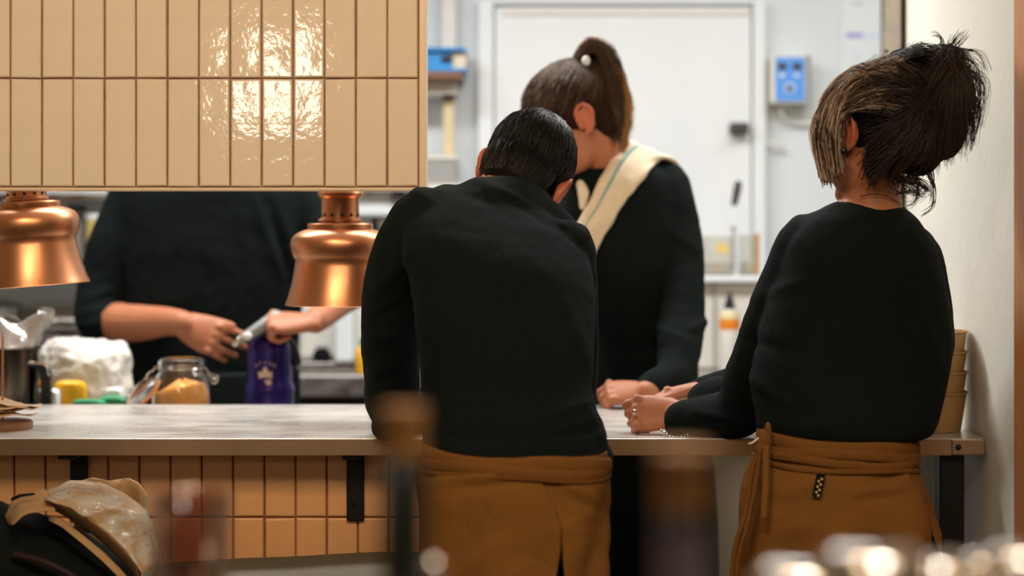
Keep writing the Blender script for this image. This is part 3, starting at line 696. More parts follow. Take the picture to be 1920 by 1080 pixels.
# knot and hanging ties
bm = B(); ell(bm, P(1432, 828, 3.14), (.014, .012, .022)); ell(bm, P(1440, 806, 3.14), (.006, .006, .014)); ell(bm, P(1424, 840, 3.135), (.010, .010, .018)); obj('knot', bm, M['brown_dark'], wo)
def ribbon(pts, wd, m, name, root, th=.0015):
    pp, _ = smooth_path(pts, [0]*len(pts), 6); rows = []
    for i, p in enumerate(pp):
        t = (pp[min(i+1, len(pp)-1)]-pp[max(i-1, 0)]).normalized(); s = t.cross(Vector((0, -1, 0))).normalized()
        rows.append([p-s*wd/2, p+Vector((0, -.0015, 0)), p+s*wd/2])
    bm = B(); grid(bm, rows); o = obj(name, bm, m, root); solid(o, th); return o
ribbon([P(1430, 835, 3.125), P(1410, 880, 3.12), P(1398, 960, 3.11), P(1378, 1030, 3.11), P(1370, 1120, 3.12)], .009, M['brown_dark'], 'tie', wo)
ribbon([P(1426, 838, 3.12), P(1418, 900, 3.115), P(1402, 980, 3.105), P(1384, 1050, 3.105), P(1380, 1130, 3.11)], .008, M['brown_dark'], 'tie', wo)
ribbon([P(1436, 835, 3.12), P(1436, 900, 3.112), P(1432, 975, 3.105)], .012, M['brown_cloth'], 'tie', wo)
ribbon([P(1422, 822, 3.13), P(1412, 830, 3.125), P(1404, 833, 3.13)], .004, M['cream_cloth'], 'tie_end', wo)
bm = B(); a = P(1529, 889, 3.112); b = P(1542, 931, 3.108)
Rl = Matrix.Translation(P(1535.5, 910, 3.106)) @ Matrix.Rotation(math.radians(12), 4, 'Y')
box(bm, (-.0075, 0, -.02), (.0075, .0015, .02)); bmesh.ops.transform(bm, matrix=Rl, verts=bm.verts); lb = obj('woven_label', bm, M['black_cloth'], wo, False); lb['label'] = 'small dark woven label with tan checks'
bm = B()
for i in range(7):
    zz = .014-i*.0048; xx = -.0036 if i % 2 else .0008
    box(bm, (xx, -.0006, zz-.004), (xx+.0034, 0, zz-.0005))
bmesh.ops.transform(bm, matrix=Rl, verts=bm.verts); obj('check_print', bm, M['pale_yellow'], lb, False)
# hair of the woman: dark cap, grey sides swept back, messy bun
HC, HRr = (0, -.02, .034), (.083, .102, .083)
bm = B(); ell(bm, HC, HRr, Mx, 28, 18); ell(bm, (0, -.062, -.02), (.066, .050, .062), Mx); ell(bm, (0, -.072, -.055), (.046, .034, .032), Mx)
ell(bm, P(1735, 190, 3.27), (.070, .075, .088)); ell(bm, P(1700, 150, 3.27), (.055, .06, .058)); ell(bm, P(1775, 170, 3.27), (.048, .06, .062)); ell(bm, P(1760, 240, 3.27), (.05, .055, .06)); ell(bm, P(1720, 285, 3.28), (.045, .05, .045))
remesh('hair', bm, M['base_dark'], wo, .004, 4, disp=[(.02, .006)])
def pp(*a): return [P(*q) for q in a]
g_dark = []
for k in range(46):
    x0 = rng.uniform(1600, 1690); y0 = rng.uniform(110, 330); x0 = max(x0, 1628) if y0 > 190 else x0; f = rng.uniform(0, 1)
    yy = 3.17 if rng.random() < .8 else 3.22
    g_dark.append([P(x0, y0+20*f, yy+.015), P((x0+1740)/2, y0*.7+.3*180-15*f, yy-.01), P(1750+rng.uniform(-15, 30), 130+rng.uniform(0, 110), yy+.01)])
st = fibers(g_dark, 900, .006, 10, wav=.003)
# drape of the bun
g2 = []
for k in range(40):
    x1 = rng.uniform(1745, 1832); y1 = rng.uniform(210, 330) if x1 < 1800 else rng.uniform(190, 290)
    g2.append([P(1735+rng.uniform(-20, 20), 110+rng.uniform(-12, 10), 3.25), P(1775+rng.uniform(-15, 25), 105+rng.uniform(-5, 25), 3.20), P(x1+rng.uniform(-8, 10), 170+rng.uniform(-20, 20), 3.17), P(x1-5, y1, 3.19)])
st += fibers(g2, 900, .006, 12, wav=.003)
# back of head down to nape
g3 = []
for k in range(30):
    x0 = rng.uniform(1625, 1720)
    g3.append([P(x0, rng.uniform(280, 330), 3.20), P(x0+20, rng.uniform(250, 300), 3.175), P(1735+rng.uniform(-15, 20), 215+rng.uniform(-20, 40), 3.18)])
st += fibers(g3, 500, .006, 8, wav=.003)
# crown, over the top
g4 = []
for k in range(24):
    x0 = rng.uniform(1540, 1640); 
    g4.append([P(x0, 208-(x0-1540)*.82, 3.25+rng.uniform(-.06, .03)), P(x0+52, 152-(x0-1540)*.48+rng.uniform(-6, 8), 3.25+rng.uniform(-.06, .03)), P(1728, 90+rng.uniform(-6, 20), 3.25+rng.uniform(-.05, .03))])
st += fibers(g4, 400, .005, 10, wav=.003)
# fly-aways from the photo
for g in (pp((1735, 95, 3.25), (1765, 85, 3.25), (1762, 68, 3.24), (1748, 64, 3.24)), pp((1765, 100, 3.25), (1785, 80, 3.25), (1800, 60, 3.24)), pp((1768, 100, 3.25), (1795, 85, 3.25), (1812, 62, 3.24)), pp((1760, 105, 3.25), (1778, 90, 3.25), (1790, 68, 3.24)), pp((1775, 100, 3.25), (1815, 95, 3.25), (1840, 105, 3.24), (1852, 135, 3.24)), pp((1775, 105, 3.25), (1810, 108, 3.24), (1835, 125, 3.24), (1840, 165, 3.24)), pp((1775, 105, 3.25), (1800, 115, 3.24), (1830, 145, 3.24), (1836, 190, 3.24)),
          pp((1700, 330, 3.22), (1722, 345, 3.22), (1715, 380, 3.22), (1700, 385, 3.22)), pp((1735, 320, 3.22), (1750, 350, 3.22), (1748, 385, 3.22), (1728, 402, 3.22)), pp((1715, 335, 3.22), (1740, 355, 3.22), (1720, 375, 3.22)), pp((1740, 300, 3.22), (1752, 330, 3.22), (1750, 375, 3.22)), pp((1810, 200, 3.2), (1825, 230, 3.2), (1820, 265, 3.2)), pp((1815, 170, 3.2), (1838, 200, 3.2), (1818, 280, 3.2))):
    st += fibers([g], 9, .0016, 10, end_spread=.004, wav=.001)
for _ in range(60):
    st += fibers([[P(1680+rng.uniform(-20, 40), 330, 3.21), P(1690+rng.uniform(-20, 60), 352, 3.21), P(1690+rng.uniform(-20, 60), 365, 3.21)]], 1, .003, 6)
strands('hair_strands', st, M['hair_dark'], wo, .0010, .0003)
g5 = []
for k in range(46):   # grey side: from front of face, up and back over the ear
    f = rng.uniform(0, 1)
    e = rng.uniform(.1, 1)
    g5.append([P(1533+f*32+10*e+rng.uniform(-4, 10), 250+105*e*(1-.3*f), 3.225-.03*f), P(1528+f*38, 250-8*f, 3.21-.04*f), P(1556+f*26, 186-8*f, 3.19-.02*f), P(1600+f*14, 150, 3.18), P(1668+rng.uniform(-25, 35), 112+30*f+rng.uniform(-12, 20), 3.175)])
g6 = []
for k in range(24):
    f = rng.uniform(0, 1)
    g6.append([P(1568+6*f, 262-30*f, 3.185), P(1574+10*f, 210-6*f, 3.172), P(1640, 165+38*f, 3.165), P(1710, 160+60*f, 3.165)])
st = hair_arcs(Mx, HC, (.086, .108, .087), [((rng.uniform(-.9, .9), .85, rng.uniform(.2, .9)), (rng.uniform(-.3, .3), -.7, .7)) for _ in range(260)], 10, .05)+hair_arcs(Mx, HC, (.087, .106, .09), [((.95, rng.uniform(-.4, .9), rng.uniform(-.2, .5)), (.3, -.8, .6)) for _ in range(260)], 10, .05)
st += fibers(g5, 760, .0045, 12, wav=.003)+fibers(g6, 160, .004, 10, wav=.002)
strands('hair_side', fibers(g5, 220, .006, 12, wav=.003)+fibers(g6, 240, .005, 10, wav=.003), M['hair_brown'], wo, .0010, .0003)
sg = strands('hair_side', st, M['hair_grey'], wo, .0010, .0003); sg['label'] = 'grey hair swept back from the temple'
bm = B()
for f in (0, .5, 1):
    stube(bm, [(P(1542+f*22, 330-25*f, 3.245), .007), (P(1541+f*26, 265-10*f, 3.225-.02*f), .016), (P(1572+f*16, 195-5*f, 3.215-.02*f), .018), (P(1625, 150+14*f, 3.20), .018)], 10)
remesh('hair_base', bm, M['hair_grey'], wo, .004, 3)
bm = B(); ell(bm, P(1582, 283, 3.165), (.006, .005, .007)); ell(bm, P(1585, 279, 3.165), (.003, .003, .006)); obj('earring', bm, M['black_plastic'], wo)
bm = B(); ell(bm, P(1702, 126, 3.185), (.006, .004, .003)); obj('hair_pin', bm, M['cream_cloth'], wo)
p, r = smooth_path([P(1612, 368, 3.232), P(1640, 364, 3.222), P(1668, 370, 3.228), P(1690, 384, 3.25)], [.0008]*4, 5); bm = B(); tube(bm, p, r, 6); obj('necklace', bm, M['steel_dark'], wo)
bm = B(); ell(bm, P(1190, 772, 3.55), (.004, .004, .005)); obj('ring', bm, M['chrome'], wo)
bm = B()
for i in range(10): ell(bm, P(1240+i*5.5, 808+10*math.sin(i*.35)+i*.8, 3.53), (.003, .003, .003), None, 8, 6)
obj('bracelet', bm, M['chrome'], wo)

# ---- woman in the kitchen behind the counter
kw = empty('person', (P(1205, 0, 4.5).x, 4.5, 0), 'person with ponytail in black sweater looking down behind the counter', 'person')
KT = [(1085, 1000, 1340, 1000, 4.52, .125), (1090, 880, 1330, 880, 4.52, .12), (1095, 760, 1312, 760, 4.51, .115), (1085, 660, 1308, 665, 4.50, .115), (1070, 540, 1305, 560, 4.49, .12), (1055, 440, 1300, 460, 4.48, .12), (1050, 370, 1292, 390, 4.47, .105), (1065, 330, 1268, 335, 4.46, .085), (1095, 305, 1235, 308, 4.455, .06), (1112, 292, 1205, 293, 4.45, .045)]
hR = frame((-.88, -.14, -.42), (0, 0, 1)); hc = P(1076, 228, 4.40)
bm = B(); Mx = head(bm, hc, hR, 1.07)
stube(bm, [(Mx @ Vector((0, -.03, -.03)), .054), (P(1128, 290, 4.43), .050), (P(1150, 340, 4.46), .06)], 18)
torso(bm, KT, sc=.9)
ptube(bm, [(1262, 370, 4.46, .05), (1285, 520, 4.40, .045), (1280, 660, 4.28, .04), (1262, 712, 4.22, .034), (1208, 735, 4.13, .026)])
hand(bm, P(1212, 733, 4.135), (-1, -.12, -.05), (-.1, -.62, .78), (0, .6, .7), curls=[(.7, .9, .5), (.8, 1.0, .6), (.9, 1.0, .6), (.9, 1.1, .6)], thumb=(.5, .4), s=.95)
ptube(bm, [(1090, 370, 4.46, .042), (1060, 520, 4.38, .036), (1050, 660, 4.25, .032), (1040, 740, 4.15, .028), (1030, 742, 4.05, .026)])
hand(bm, P(1030, 742, 4.05), (.1, -1, -.1), (0, 0, 1), (1, 0, 0), curl=(.3, .4, .3))
legs(bm, W[kw].x, 4.5, .82, r=(.055, .045, .035))
remesh('body', bm, M['skin'], kw, .0042, 2, post=redden(Mx)); eyes(Mx, kw)
bm = B(); torso(bm, KT[2:])
ptube(bm, [(1248, 345, 4.46, .058), (1268, 420, 4.44, .060), (1278, 500, 4.41, .058), (1278, 590, 4.35, .055), (1272, 660, 4.28, .052), (1262, 705, 4.22, .046), (1215, 728, 4.15, .034)], 20)
ptube(bm, [(1095, 350, 4.46, .055), (1070, 440, 4.42, .055), (1060, 560, 4.35, .052), (1052, 660, 4.26, .052), (1044, 715, 4.18, .046), (1038, 742, 4.12, .036)], 20)
sw = remesh('sweater', bm, M['black_knit'], kw, .006, 5, disp=[(.12, .010), (.035, .003)])
wrinkle(sw, lambda c: fold(c, (1290, 620), (1330, 600), 8, .008)+fold(c, (1240, 420), (1310, 470), 9, .004)+fold(c, (1200, 600), (1290, 640), 9, .006)+fold(c, (1150, 660), (1250, 650), 8, -.005))
sweaterK = sw
bm = B(); torso(bm, [(1105, 1080, 1330, 1080, 4.52, .105), (1105, 900, 1325, 900, 4.52, .105), (1108, 745, 1305, 745, 4.52, .10)], k=3); legs(bm, W[kw].x, 4.52, .85, .08, r=(.07, .066, .055)); remesh('trousers', bm, M['black_cloth'], kw, .009, 3, disp=[(.09, .008)])
shoes(kw, W[kw].x, 4.5, -1)
rw = [(735, 1096, 1316, 4.52, .118), (800, 1088, 1325, 4.52, .122), (870, 1078, 1336, 4.52, .126), (950, 1070, 1343, 4.52, .13), (1050, 1065, 1346, 4.52, .135), (1200, 1060, 1350, 4.52, .14), (1350, 1058, 1352, 4.52, .145)]
bmx = B(); rows = []
for py, a, b, Y, hd in rw:
    c = (a+b)/2; h = (b-a)/2/F*Y; row = []
    for i in range(49):
        t = math.radians(-250+320*i/48)-math.radians(0); t = math.radians(110+320*i/48)
        wv = .004*math.sin(t*8)
        row.append(P(c, py, Y)+Vector(((h+wv)*math.cos(t), (hd+wv)*math.sin(t), 0)))
    rows.append(row)
grid(bmx, rows); apron_sheet(bmx, M['black_cloth'], kw, 'apron')
# undershirt at the neck
bm = B(); stube(bm, [(P(1088, 345, 4.372), .010), (P(1094, 362, 4.364), .014), (P(1092, 388, 4.362), .007)], 12); obj('undershirt', bm, M['cream_cloth'], kw)
# hair with ponytail
HC, HRr = (0, -.008, .044), (.086, .112, .094)
bm = B(); ell(bm, HC, HRr, Mx, 28, 18); ell(bm, (0, -.058, -.018), (.064, .050, .058), Mx)
stube(bm, [(P(1085, 108, 4.40), .016), (P(1104, 90, 4.40), .020), (P(1132, 108, 4.40), .028), (P(1150, 150, 4.40), .034), (P(1158, 200, 4.41), .030), (P(1158, 240, 4.41), .018)], 14)
remesh('hair', bm, M['base_brown'], kw, .004, 4)
g = []
for k in range(40):
    x1 = rng.uniform(1128, 1176); f = (x1-1128)/48
    g.append([P(1088, 108, 4.37), P(1104+4*f, 84-4*f+rng.uniform(-3, 12), 4.36), P(1125+25*f, 100-6*f, 4.355), P(1140+28*f, 150, 4.355), P(1140+32*f, 210, 4.365), P(x1-6, 262-10*(1-f)+rng.uniform(-15, 10), 4.38)])
gl = [q for q in g]
st = fibers(g, 600, .004, 12, wav=.003)
sweep = []
tie = np.array([0, -.75, .75])
for _ in range(900):
    a = rng.uniform(-1.4, 1.4); kk = rng.uniform(0, 1)
    d0 = np.array([-math.cos(a)*.9 if rng.random() < .75 else math.cos(a)*.9, .95-1.5*kk, -.15+.8*rng.random()]); 
    sweep.append((d0, tie))
st += hair_arcs(Mx, HC, HRr, sweep, 10, .05)
for _ in range(240):
    st += hair_arcs(Mx, (0, -.055, -.016), (.068, .055, .064), [((rng.uniform(-1, -.2), -.5, rng.uniform(-.8, 0)), (-.2, -.7, 1))], 8, .08)
strands('hair_strands', st, M['hair_brown'], kw, .0010, .0003)
g = [pp((1092, 98, 4.375), (1110, 77, 4.375), (1138, 92, 4.36), (1160, 135, 4.355), (1176, 185, 4.36), (1178, 240, 4.37)), pp((1095, 95, 4.37), (1112, 76, 4.37), (1142, 100, 4.36), (1166, 150, 4.36), (1180, 205, 4.37), (1170, 272, 4.38)), pp((1150, 200, 4.38), (1166, 240, 4.38), (1170, 262, 4.38), (1165, 285, 4.38))]
ft = [pp((1020, 112, 4.31), (990, 145, 4.30), (978, 185, 4.30)), pp((1030, 112, 4.30), (1000, 150, 4.295), (984, 190, 4.295))]
hb = strands('hair_highlights', fibers(g, 340, .004, 12, wav=.003)+fibers([pp((1160, 185, 4.38), (1175, 187, 4.38), (1188, 183, 4.38))], 4, .0006, 6), M['hair_blond'], kw, .0010, .0003); hb['label'] = 'blond lit strands of the ponytail'
bm = B(); ell(bm, P(1099, 114, 4.345), (.010, .006, .012)); obj('hair_clip', bm, M['white_plastic'], kw)
# towel over her shoulder: draped on the sweater by ray casting
def bvh_of(o):
    me = o.data; off = W[o]; return BVHTree.FromPolygons([v.co+off for v in me.vertices], [p.vertices[:] for p in me.polygons])
bv = bvh_of(sweaterK)
Lp = [(1178, 262), (1158, 285), (1135, 320), (1120, 350), (1106, 385), (1090, 412), (1074, 438), (1068, 470), (1064, 520)]
Rp = [(1262, 298), (1238, 296), (1214, 322), (1196, 345), (1172, 372), (1155, 400), (1138, 430), (1120, 462), (1100, 530)]
LL = resample([Vector((a, b, 0)) for a, b in Lp], 26); RR = resample([Vector((a, b, 0)) for a, b in Rp], 26)
rows = []
for i, (a, b) in enumerate(zip(LL, RR)):
    row = []
    for j in range(13):
        t = j/12; q = a.lerp(b, t); 
        d = Vector(((q.x-960)/F, 1, -(q.y-HY)/F)).normalized(); hit = bv.ray_cast(Vector((0, 0, CZ)), d)
        Y = hit[0].y if hit[0] is not None and abs(hit[0].y-4.4) < .2 else 4.44
        Y = min(Y, 4.47); row.append([q.x, q.y, Y-.012+.004*math.sin(t*9+i*.4)])
    rows.append(row)
A = np.array(rows)
for _ in range(6): A[1:-1, 1:-1, 2] = (A[1:-1, 1:-1, 2]*2+A[:-2, 1:-1, 2]+A[2:, 1:-1, 2]+A[1:-1, :-2, 2]+A[1:-1, 2:, 2])/6
rows3 = [[P(*q) for q in r] for r in A]
back = [[p+Vector((.02+.01*k, .05*k+.03, -.02*k*k)) for p in rows3[0]] for k in (3, 2, 1)]
bm = B(); V = grid(bm, back+rows3)
bm.faces.ensure_lookup_table()
tw = None
for i, f in enumerate(bm.faces):
    if i % 12 in (3,): f.material_index = 1
tw = obj('kitchen_towel', bm, [M['cream_cloth'], M['teal']]); solid(tw, .007, 0); tx = bpy.data.textures.new('towel_fold', 'CLOUDS'); tx.noise_scale = .035; dm = tw.modifiers.new('d', 'DISPLACE'); dm.texture = tx; dm.strength = .022; dm.mid_level = .3; s = tw.modifiers.new('s', 'SUBSURF'); s.levels = s.render_levels = 1
tag(tw, 'cream kitchen towel with a teal stripe draped over the ponytailed person\'s shoulder', 'towel')

# ---- chef at the left behind the lamps
ch = empty('person', (P(395, 0, 4.98).x, 4.98, 0), 'person in black with rolled sleeves holding a blowtorch between the copper lamps', 'person')
CTs = [(248, 1000, 560, 1000, 4.98, .13), (245, 860, 560, 860, 4.98, .125), (243, 740, 555, 740, 4.98, .12), (240, 640, 560, 640, 4.98, .12), (232, 540, 570, 540, 4.98, .13), (225, 440, 582, 440, 4.98, .13), (222, 370, 582, 370, 4.98, .12), (240, 320, 560, 320, 4.98, .10), (290, 285, 515, 285, 4.98, .075), (350, 270, 455, 270, 4.98, .055)]
hR = frame((.05, -.88, -.42), (0, 0, 1)); hc = P(400, 180, 4.88)
bm = B(); Mx = head(bm, hc, hR, 1.03)
stube(bm, [(Mx @ Vector((0, -.03, -.03)), .058), (P(400, 255, 4.95), .056), (P(400, 310, 4.98), .06)], 18)
torso(bm, CTs, sc=.9)
ptube(bm, [(250, 350, 4.98, .05), (212, 480, 4.97, .040), (196, 590, 4.94, .045), (222, 604, 4.90, .054), (262, 606, 4.86, .050), (310, 603, 4.80, .039), (345, 606, 4.75, .032)])
hand(bm, P(338, 608, 4.755), (1, -.15, -.42), (-.1, -1, .2), (.3, 0, 1), curls=[(.15, .3, .2), (.3, .4, .3), (.45, .4, .3), (.55, .45, .3)], thumb=(.35, .0), s=1.16, spread=.2, tcurl=.1)
ptube(bm, [(555, 350, 4.98, .05), (620, 470, 4.97, .046), (665, 535, 4.90, .05), (640, 562, 4.82, .042), (590, 603, 4.64, .032)])
hand(bm, P(584, 606, 4.625), (-1, -.1, .02), (.05, -.5, .87), (-.1, .8, .6), curls=[(1.1, 1.4, .8), (1.2, 1.5, .8), (1.25, 1.5, .8), (1.3, 1.5, .8)], thumb=(.5, .35), s=1.14)
legs(bm, W[ch].x, 4.98, .82, r=(.055, .045, .035))
remesh('body', bm, M['skin'], ch, .0042, 2, post=redden(Mx)); eyes(Mx, ch)
bm = B(); torso(bm, CTs[2:])
ptube(bm, [(255, 345, 4.98, .062), (232, 410, 4.98, .070), (208, 480, 4.97, .072), (192, 545, 4.96, .070), (183, 595, 4.93, .062), (196, 600, 4.92, .063)], 20)
ptube(bm, [(550, 345, 4.98, .062), (590, 420, 4.97, .062), (635, 490, 4.95, .060), (668, 530, 4.92, .060)], 20)
sw = remesh('sweater', bm, M['black_knit'], ch, .006, 5, disp=[(.12, .010), (.035, .003)])
wrinkle(sw, lambda c: fold(c, (480, 380), (530, 520), 12, .008)+fold(c, (520, 370), (560, 520), 10, .008)+fold(c, (500, 380), (545, 530), 8, -.007)+fold(c, (160, 560), (215, 540), 9, .006)+fold(c, (155, 600), (210, 580), 7, -.005))
bm = B(); torso(bm, [(268, 1080, 545, 1080, 4.98, .105), (268, 800, 545, 800, 4.98, .105), (268, 745, 540, 745, 4.98, .105)], k=3); legs(bm, W[ch].x, 4.98, .85, .09, r=(.08, .07, .06)); remesh('trousers', bm, M['black_cloth'], ch, .009, 3)
shoes(ch, W[ch].x, 4.98, -1)
bmx = B(); rows = []
for py, a, b, Y, hd in [(690, 240, 560, 4.98, .125), (760, 238, 562, 4.98, .128), (860, 232, 568, 4.98, .132), (1000, 228, 572, 4.98, .136), (1300, 222, 578, 4.98, .14)]:
    c = (a+b)/2; h = (b-a)/2/F*Y
    rows.append([P(c, py, Y)+Vector(((h+.003*math.sin(t*8))*math.cos(t), (hd+.003*math.sin(t*8))*math.sin(t), 0)) for t in [math.radians(110+320*i/48) for i in range(49)]])
grid(bmx, rows); apron_sheet(bmx, M['black_cloth'], ch, 'apron')
bm = B(); ell(bm, (0, -.018, .046), (.083, .100, .088), Mx, 28, 18); ell(bm, (0, -.055, -.022), (.068, .052, .066), Mx); remesh('hair', bm, M['hair_black'], ch, .005, 3)

# ------------------------------------------------------------------ blowtorch in the chef's hands
TY = 4.67; tb = P(505, 0, TY); 
torch = empty('blowtorch', (tb.x, TY, P(0, 757, TY).z), 'purple canister blowtorch with grey burner head in the rolled sleeved person\'s hands', 'blowtorch')
pm = TY/F; zb_ = PT
prof = []
for y, r in ((775, 0), (775, 44), (770, 46), (738, 46), (730, 47), (722, 45), (716, 42), (700, 42), (660, 41), (645, 38), (634, 28), (628, 16), (626, 0)): prof.append((r*pm, P(0, y, TY).z-PT))
prof = [(0, 0), (43*pm, 0)]+[(r, h) for r, h in prof if h > .004]
bm = B(); lathe(bm, prof, (tb.x, TY, PT), 40); can = obj('canister', bm, M['purple'], torch, sharp=60)
bm = B(); ax = P(447, 640, TY-.05); bx = P(518, 595, TY-.03)
tube(bm, [ax, ax.lerp(bx, .15), ax.lerp(bx, .5), bx], [.009, .0125, .015, .019], 20); obj('burner_tube', bm, M['grey_plastic'], torch)
bm = B(); tube(bm, [P(440, 645, TY-.052), P(449, 637, TY-.05)], [.0075, .0085], 16); obj('nozzle', bm, M['chrome'], torch)
bm = B(); ell(bm, P(464, 630, TY-.075), (.012, .007, .010)); obj('regulator_knob', bm, M['ceramic'], torch)
bm = B(); stube(bm, [(P(500, 612, TY-.01), .018), (P(512, 625, TY), .020), (P(505, 640, TY), .017)], 16); box(bm, P(485, 632, TY-.02), P(526, 612, TY+.02)); obj('torch_body', bm, M['black_plastic'], torch)
bm = B(); stube(bm, [(P(528, 628, TY+.02), .014), (P(548, 655, TY+.03), .016), (P(556, 678, TY+.03), .013)], 14); obj('grip', bm, M['black_plastic'], torch)
bm = B(); ell(bm, P(507, 636, TY-.015), (.015, .014, .011)); obj('valve', bm, M['steel'], torch)
# printed emblem: crown shape and arched letters
yf = TY-42*pm
def onc(px, py):   # point on front of canister
    x = (px-505)*pm; return Vector((tb.x+x, TY-math.sqrt(max(0, (42.6*pm)**2-x*x))-.0006, P(0, py, yf).z))
bm = B(); cr = [(-12, 10), (12, 10), (13, -3), (7, 2), (4, -7), (0, -12), (-4, -7), (-7, 2), (-13, -3)]
vs = [bm.verts.new(onc(503+a, 699+b)) for a, b in cr]; c0 = bm.verts.new(onc(503, 703))
for i in range(len(vs)): bm.faces.new((vs[i], vs[(i+1) % len(vs)], c0))
q = [bm.verts.new(onc(503+a, 716+b)) for a, b in ((-2, -3), (12, -3), (10, 8), (4, 6))]; bm.faces.new(q)
em = obj('emblem', bm, M['emblem'], can, False); solid(em, .0004)
for i, chh in enumerate('ATTNA'):
    a = (i-2)*.36; px = 503+math.sin(a)*26; py = 700-math.cos(a)*19
    text_mesh(chh, .011, Matrix.Translation(onc(px, py)+Vector((0, -.0006, 0))) @ Matrix.Rotation(a, 4, 'Y') @ Matrix.Rotation(math.pi/2, 4, 'X'), 'lettering', M['emblem'], can)
# ------------------------------------------------------------------ swing top jar
JY = 4.40; jm = JY/F; jc = P(341, 0, JY)
jar = empty('swing_top_jar', (jc.x, JY, PT), 'open clip top glass jar half full of yellow brown powder with its lid hanging left', 'jar')
def jz(y): return P(0, y, JY).z
out = [(0, PT), (50*jm, PT), (54*jm, PT+.006), (55*jm, jz(750)), (53*jm, jz(725)), (49*jm, jz(706)), (42*jm, jz(697)), (40*jm, jz(694)), (43*jm, jz(690)), (44*jm, jz(680)), (42*jm, jz(675)), (40*jm, jz(672))]
inn = [(r-.004 if r > .004 else 0, z+(.005 if k < 2 else 0)) for k, (r, z) in enumerate(out)][::-1]; inn[0] = (inn[0][0], out[-1][1])
bm = B(); lathe(bm, [(r, z-PT) for r, z in out+inn], (jc.x, JY, PT), 40); obj('glass_body', bm, M['glass'], jar, sharp=70)
bm = B(); R = []
prof = [(0, PT+.006), (47*jm, PT+.006), (50.4*jm, PT+.012), (50.8*jm, jz(750)), (49*jm, jz(735))]
Rr = []
for r, z in prof: Rr.append([Vector((jc.x+max(r, 1e-5)*math.cos(2*math.pi*j/40), JY+max(r, 1e-5)*math.sin(2*math.pi*j/40), z)) for j in range(40)])
for f in (.85, .6, .35, .1):
    Rr.append([Vector((jc.x+48*jm*f*math.cos(t), JY+48*jm*f*math.sin(t), jz(733)+.022*(1-f)*(1+.5*math.sin(2*t))+.012*math.sin(t+2.4)*f+.012*max(0, math.cos(t))*f)) for t in [2*math.pi*j/40 for j in range(40)]])
rings(bm, Rr); pw = obj('powder', bm, M['sugar'], jar)
lc = P(262, 735, JY-.01); la = Vector((-.62, -.35, .70)).normalized()
bm = B(); lathe(bm, [(0, 0), (.050, 0), (.054, .004), (.054, .010), (.048, .016), (.034, .020), (.033, .017), (.046, .013), (.05, .008), (.048, .004), (0, .004)], lc-la*.01, 40, la); ld = obj('lid', bm, M['glass'], jar, sharp=70)
bm = B(); q = Vector((0, 0, 1)).rotation_difference(la)
pts = [lc+q @ Vector((.052*math.cos(t), .052*math.sin(t), -.012)) for t in [2*math.pi*i/24 for i in range(25)]]; tube(bm, pts, .003, 8, round_ends=False); obj('seal_ring', bm, M['orange'], ld)
def wire(pts, r, m, name, root):
    p, rr = smooth_path(pts, [r]*len(pts), 5); bm = B(); tube(bm, p, rr, 8); return obj(name, bm, m, root)
ring_pts = [Vector((jc.x+45.5*jm*math.cos(t), JY+45.5*jm*math.sin(t), jz(690))) for t in [2*math.pi*i/32 for i in range(33)]]
bm = B(); tube(bm, ring_pts, .0012, 8, round_ends=False); obj('wire_band', bm, M['chrome'], jar)
wire([P(386, 690, JY), P(390, 697, JY), P(400, 703, JY-.01), P(408, 706, JY-.012), P(407, 716, JY-.012), P(398, 718, JY-.01), P(392, 706, JY-.008), P(388, 694, JY)], .0013, M['chrome'], 'clasp', jar)
wire([P(387, 692, JY), P(396, 706, JY+.015), P(404, 712, JY+.015), P(408, 704, JY+.01)], .0012, M['chrome'], 'clasp', jar)
wire([P(297, 690, JY), P(290, 688, JY), P(288, 694, JY), P(278, 700, JY), P(272, 712, JY)], .0013, M['chrome'], 'hinge_wire', jar)
# ------------------------------------------------------------------ steel jug with bunched film and black handle
GY = 4.36; gm = GY/F; gc = P(12, 0, GY)
jug = empty('steel_jug', (gc.x, GY, PT), 'dark reflecting steel jug with black handle at the left edge behind the receipt spike', 'jug')
zr = P(0, 653, GY).z; R0 = 63*gm
bm = B(); lathe(bm, [(0, PT+.0005), (R0-.003, PT+.0005), (R0, PT+.004), (R0, zr-.004), (R0+.003, zr-.002), (R0+.003, zr+.001), (R0-.001, zr+.001), (R0-.002, zr-.004), (R0-.002, PT+.006), (0, PT+.006)], (gc.x, GY, 0), 48)
obj('jug_body', bm, M['jug_steel'], jug, sharp=40)
hx = gc.x+R0
bm = B(); hp = [(-2, 680), (16, 681), (24, 692), (27, 730), (27, 765)]
rows = []
p, _ = smooth_path([Vector((hx+a*gm, GY-.03, P(0, b, GY).z)) for a, b in ((-6, 683), (8, 684), (17, 700), (18, 735), (18, 775))], [0]*5, 4)
Rr = []
for i, q_ in enumerate(p): 
    hw = .0115; Rr.append([q_+Vector((s[0]*hw, s[1]*.011, s[2]*.004)) for s in ((-1, -1, -1), (1, -1, 1), (1, 1, 1), (-1, 1, -1))])
rings(bm, Rr); obj('handle', bm, M['black_plastic'], jug, bevel=.003)
wire([Vector((hx-.02, GY-.045, P(0, 678, GY).z)), Vector((hx+.008, GY-.045, P(0, 679, GY).z)), Vector((hx+.028, GY-.045, P(0, 684, GY).z)), Vector((hx+.033, GY-.045, P(0, 700, GY).z))], .0035, M['chrome'], 'handle_strap', jug)
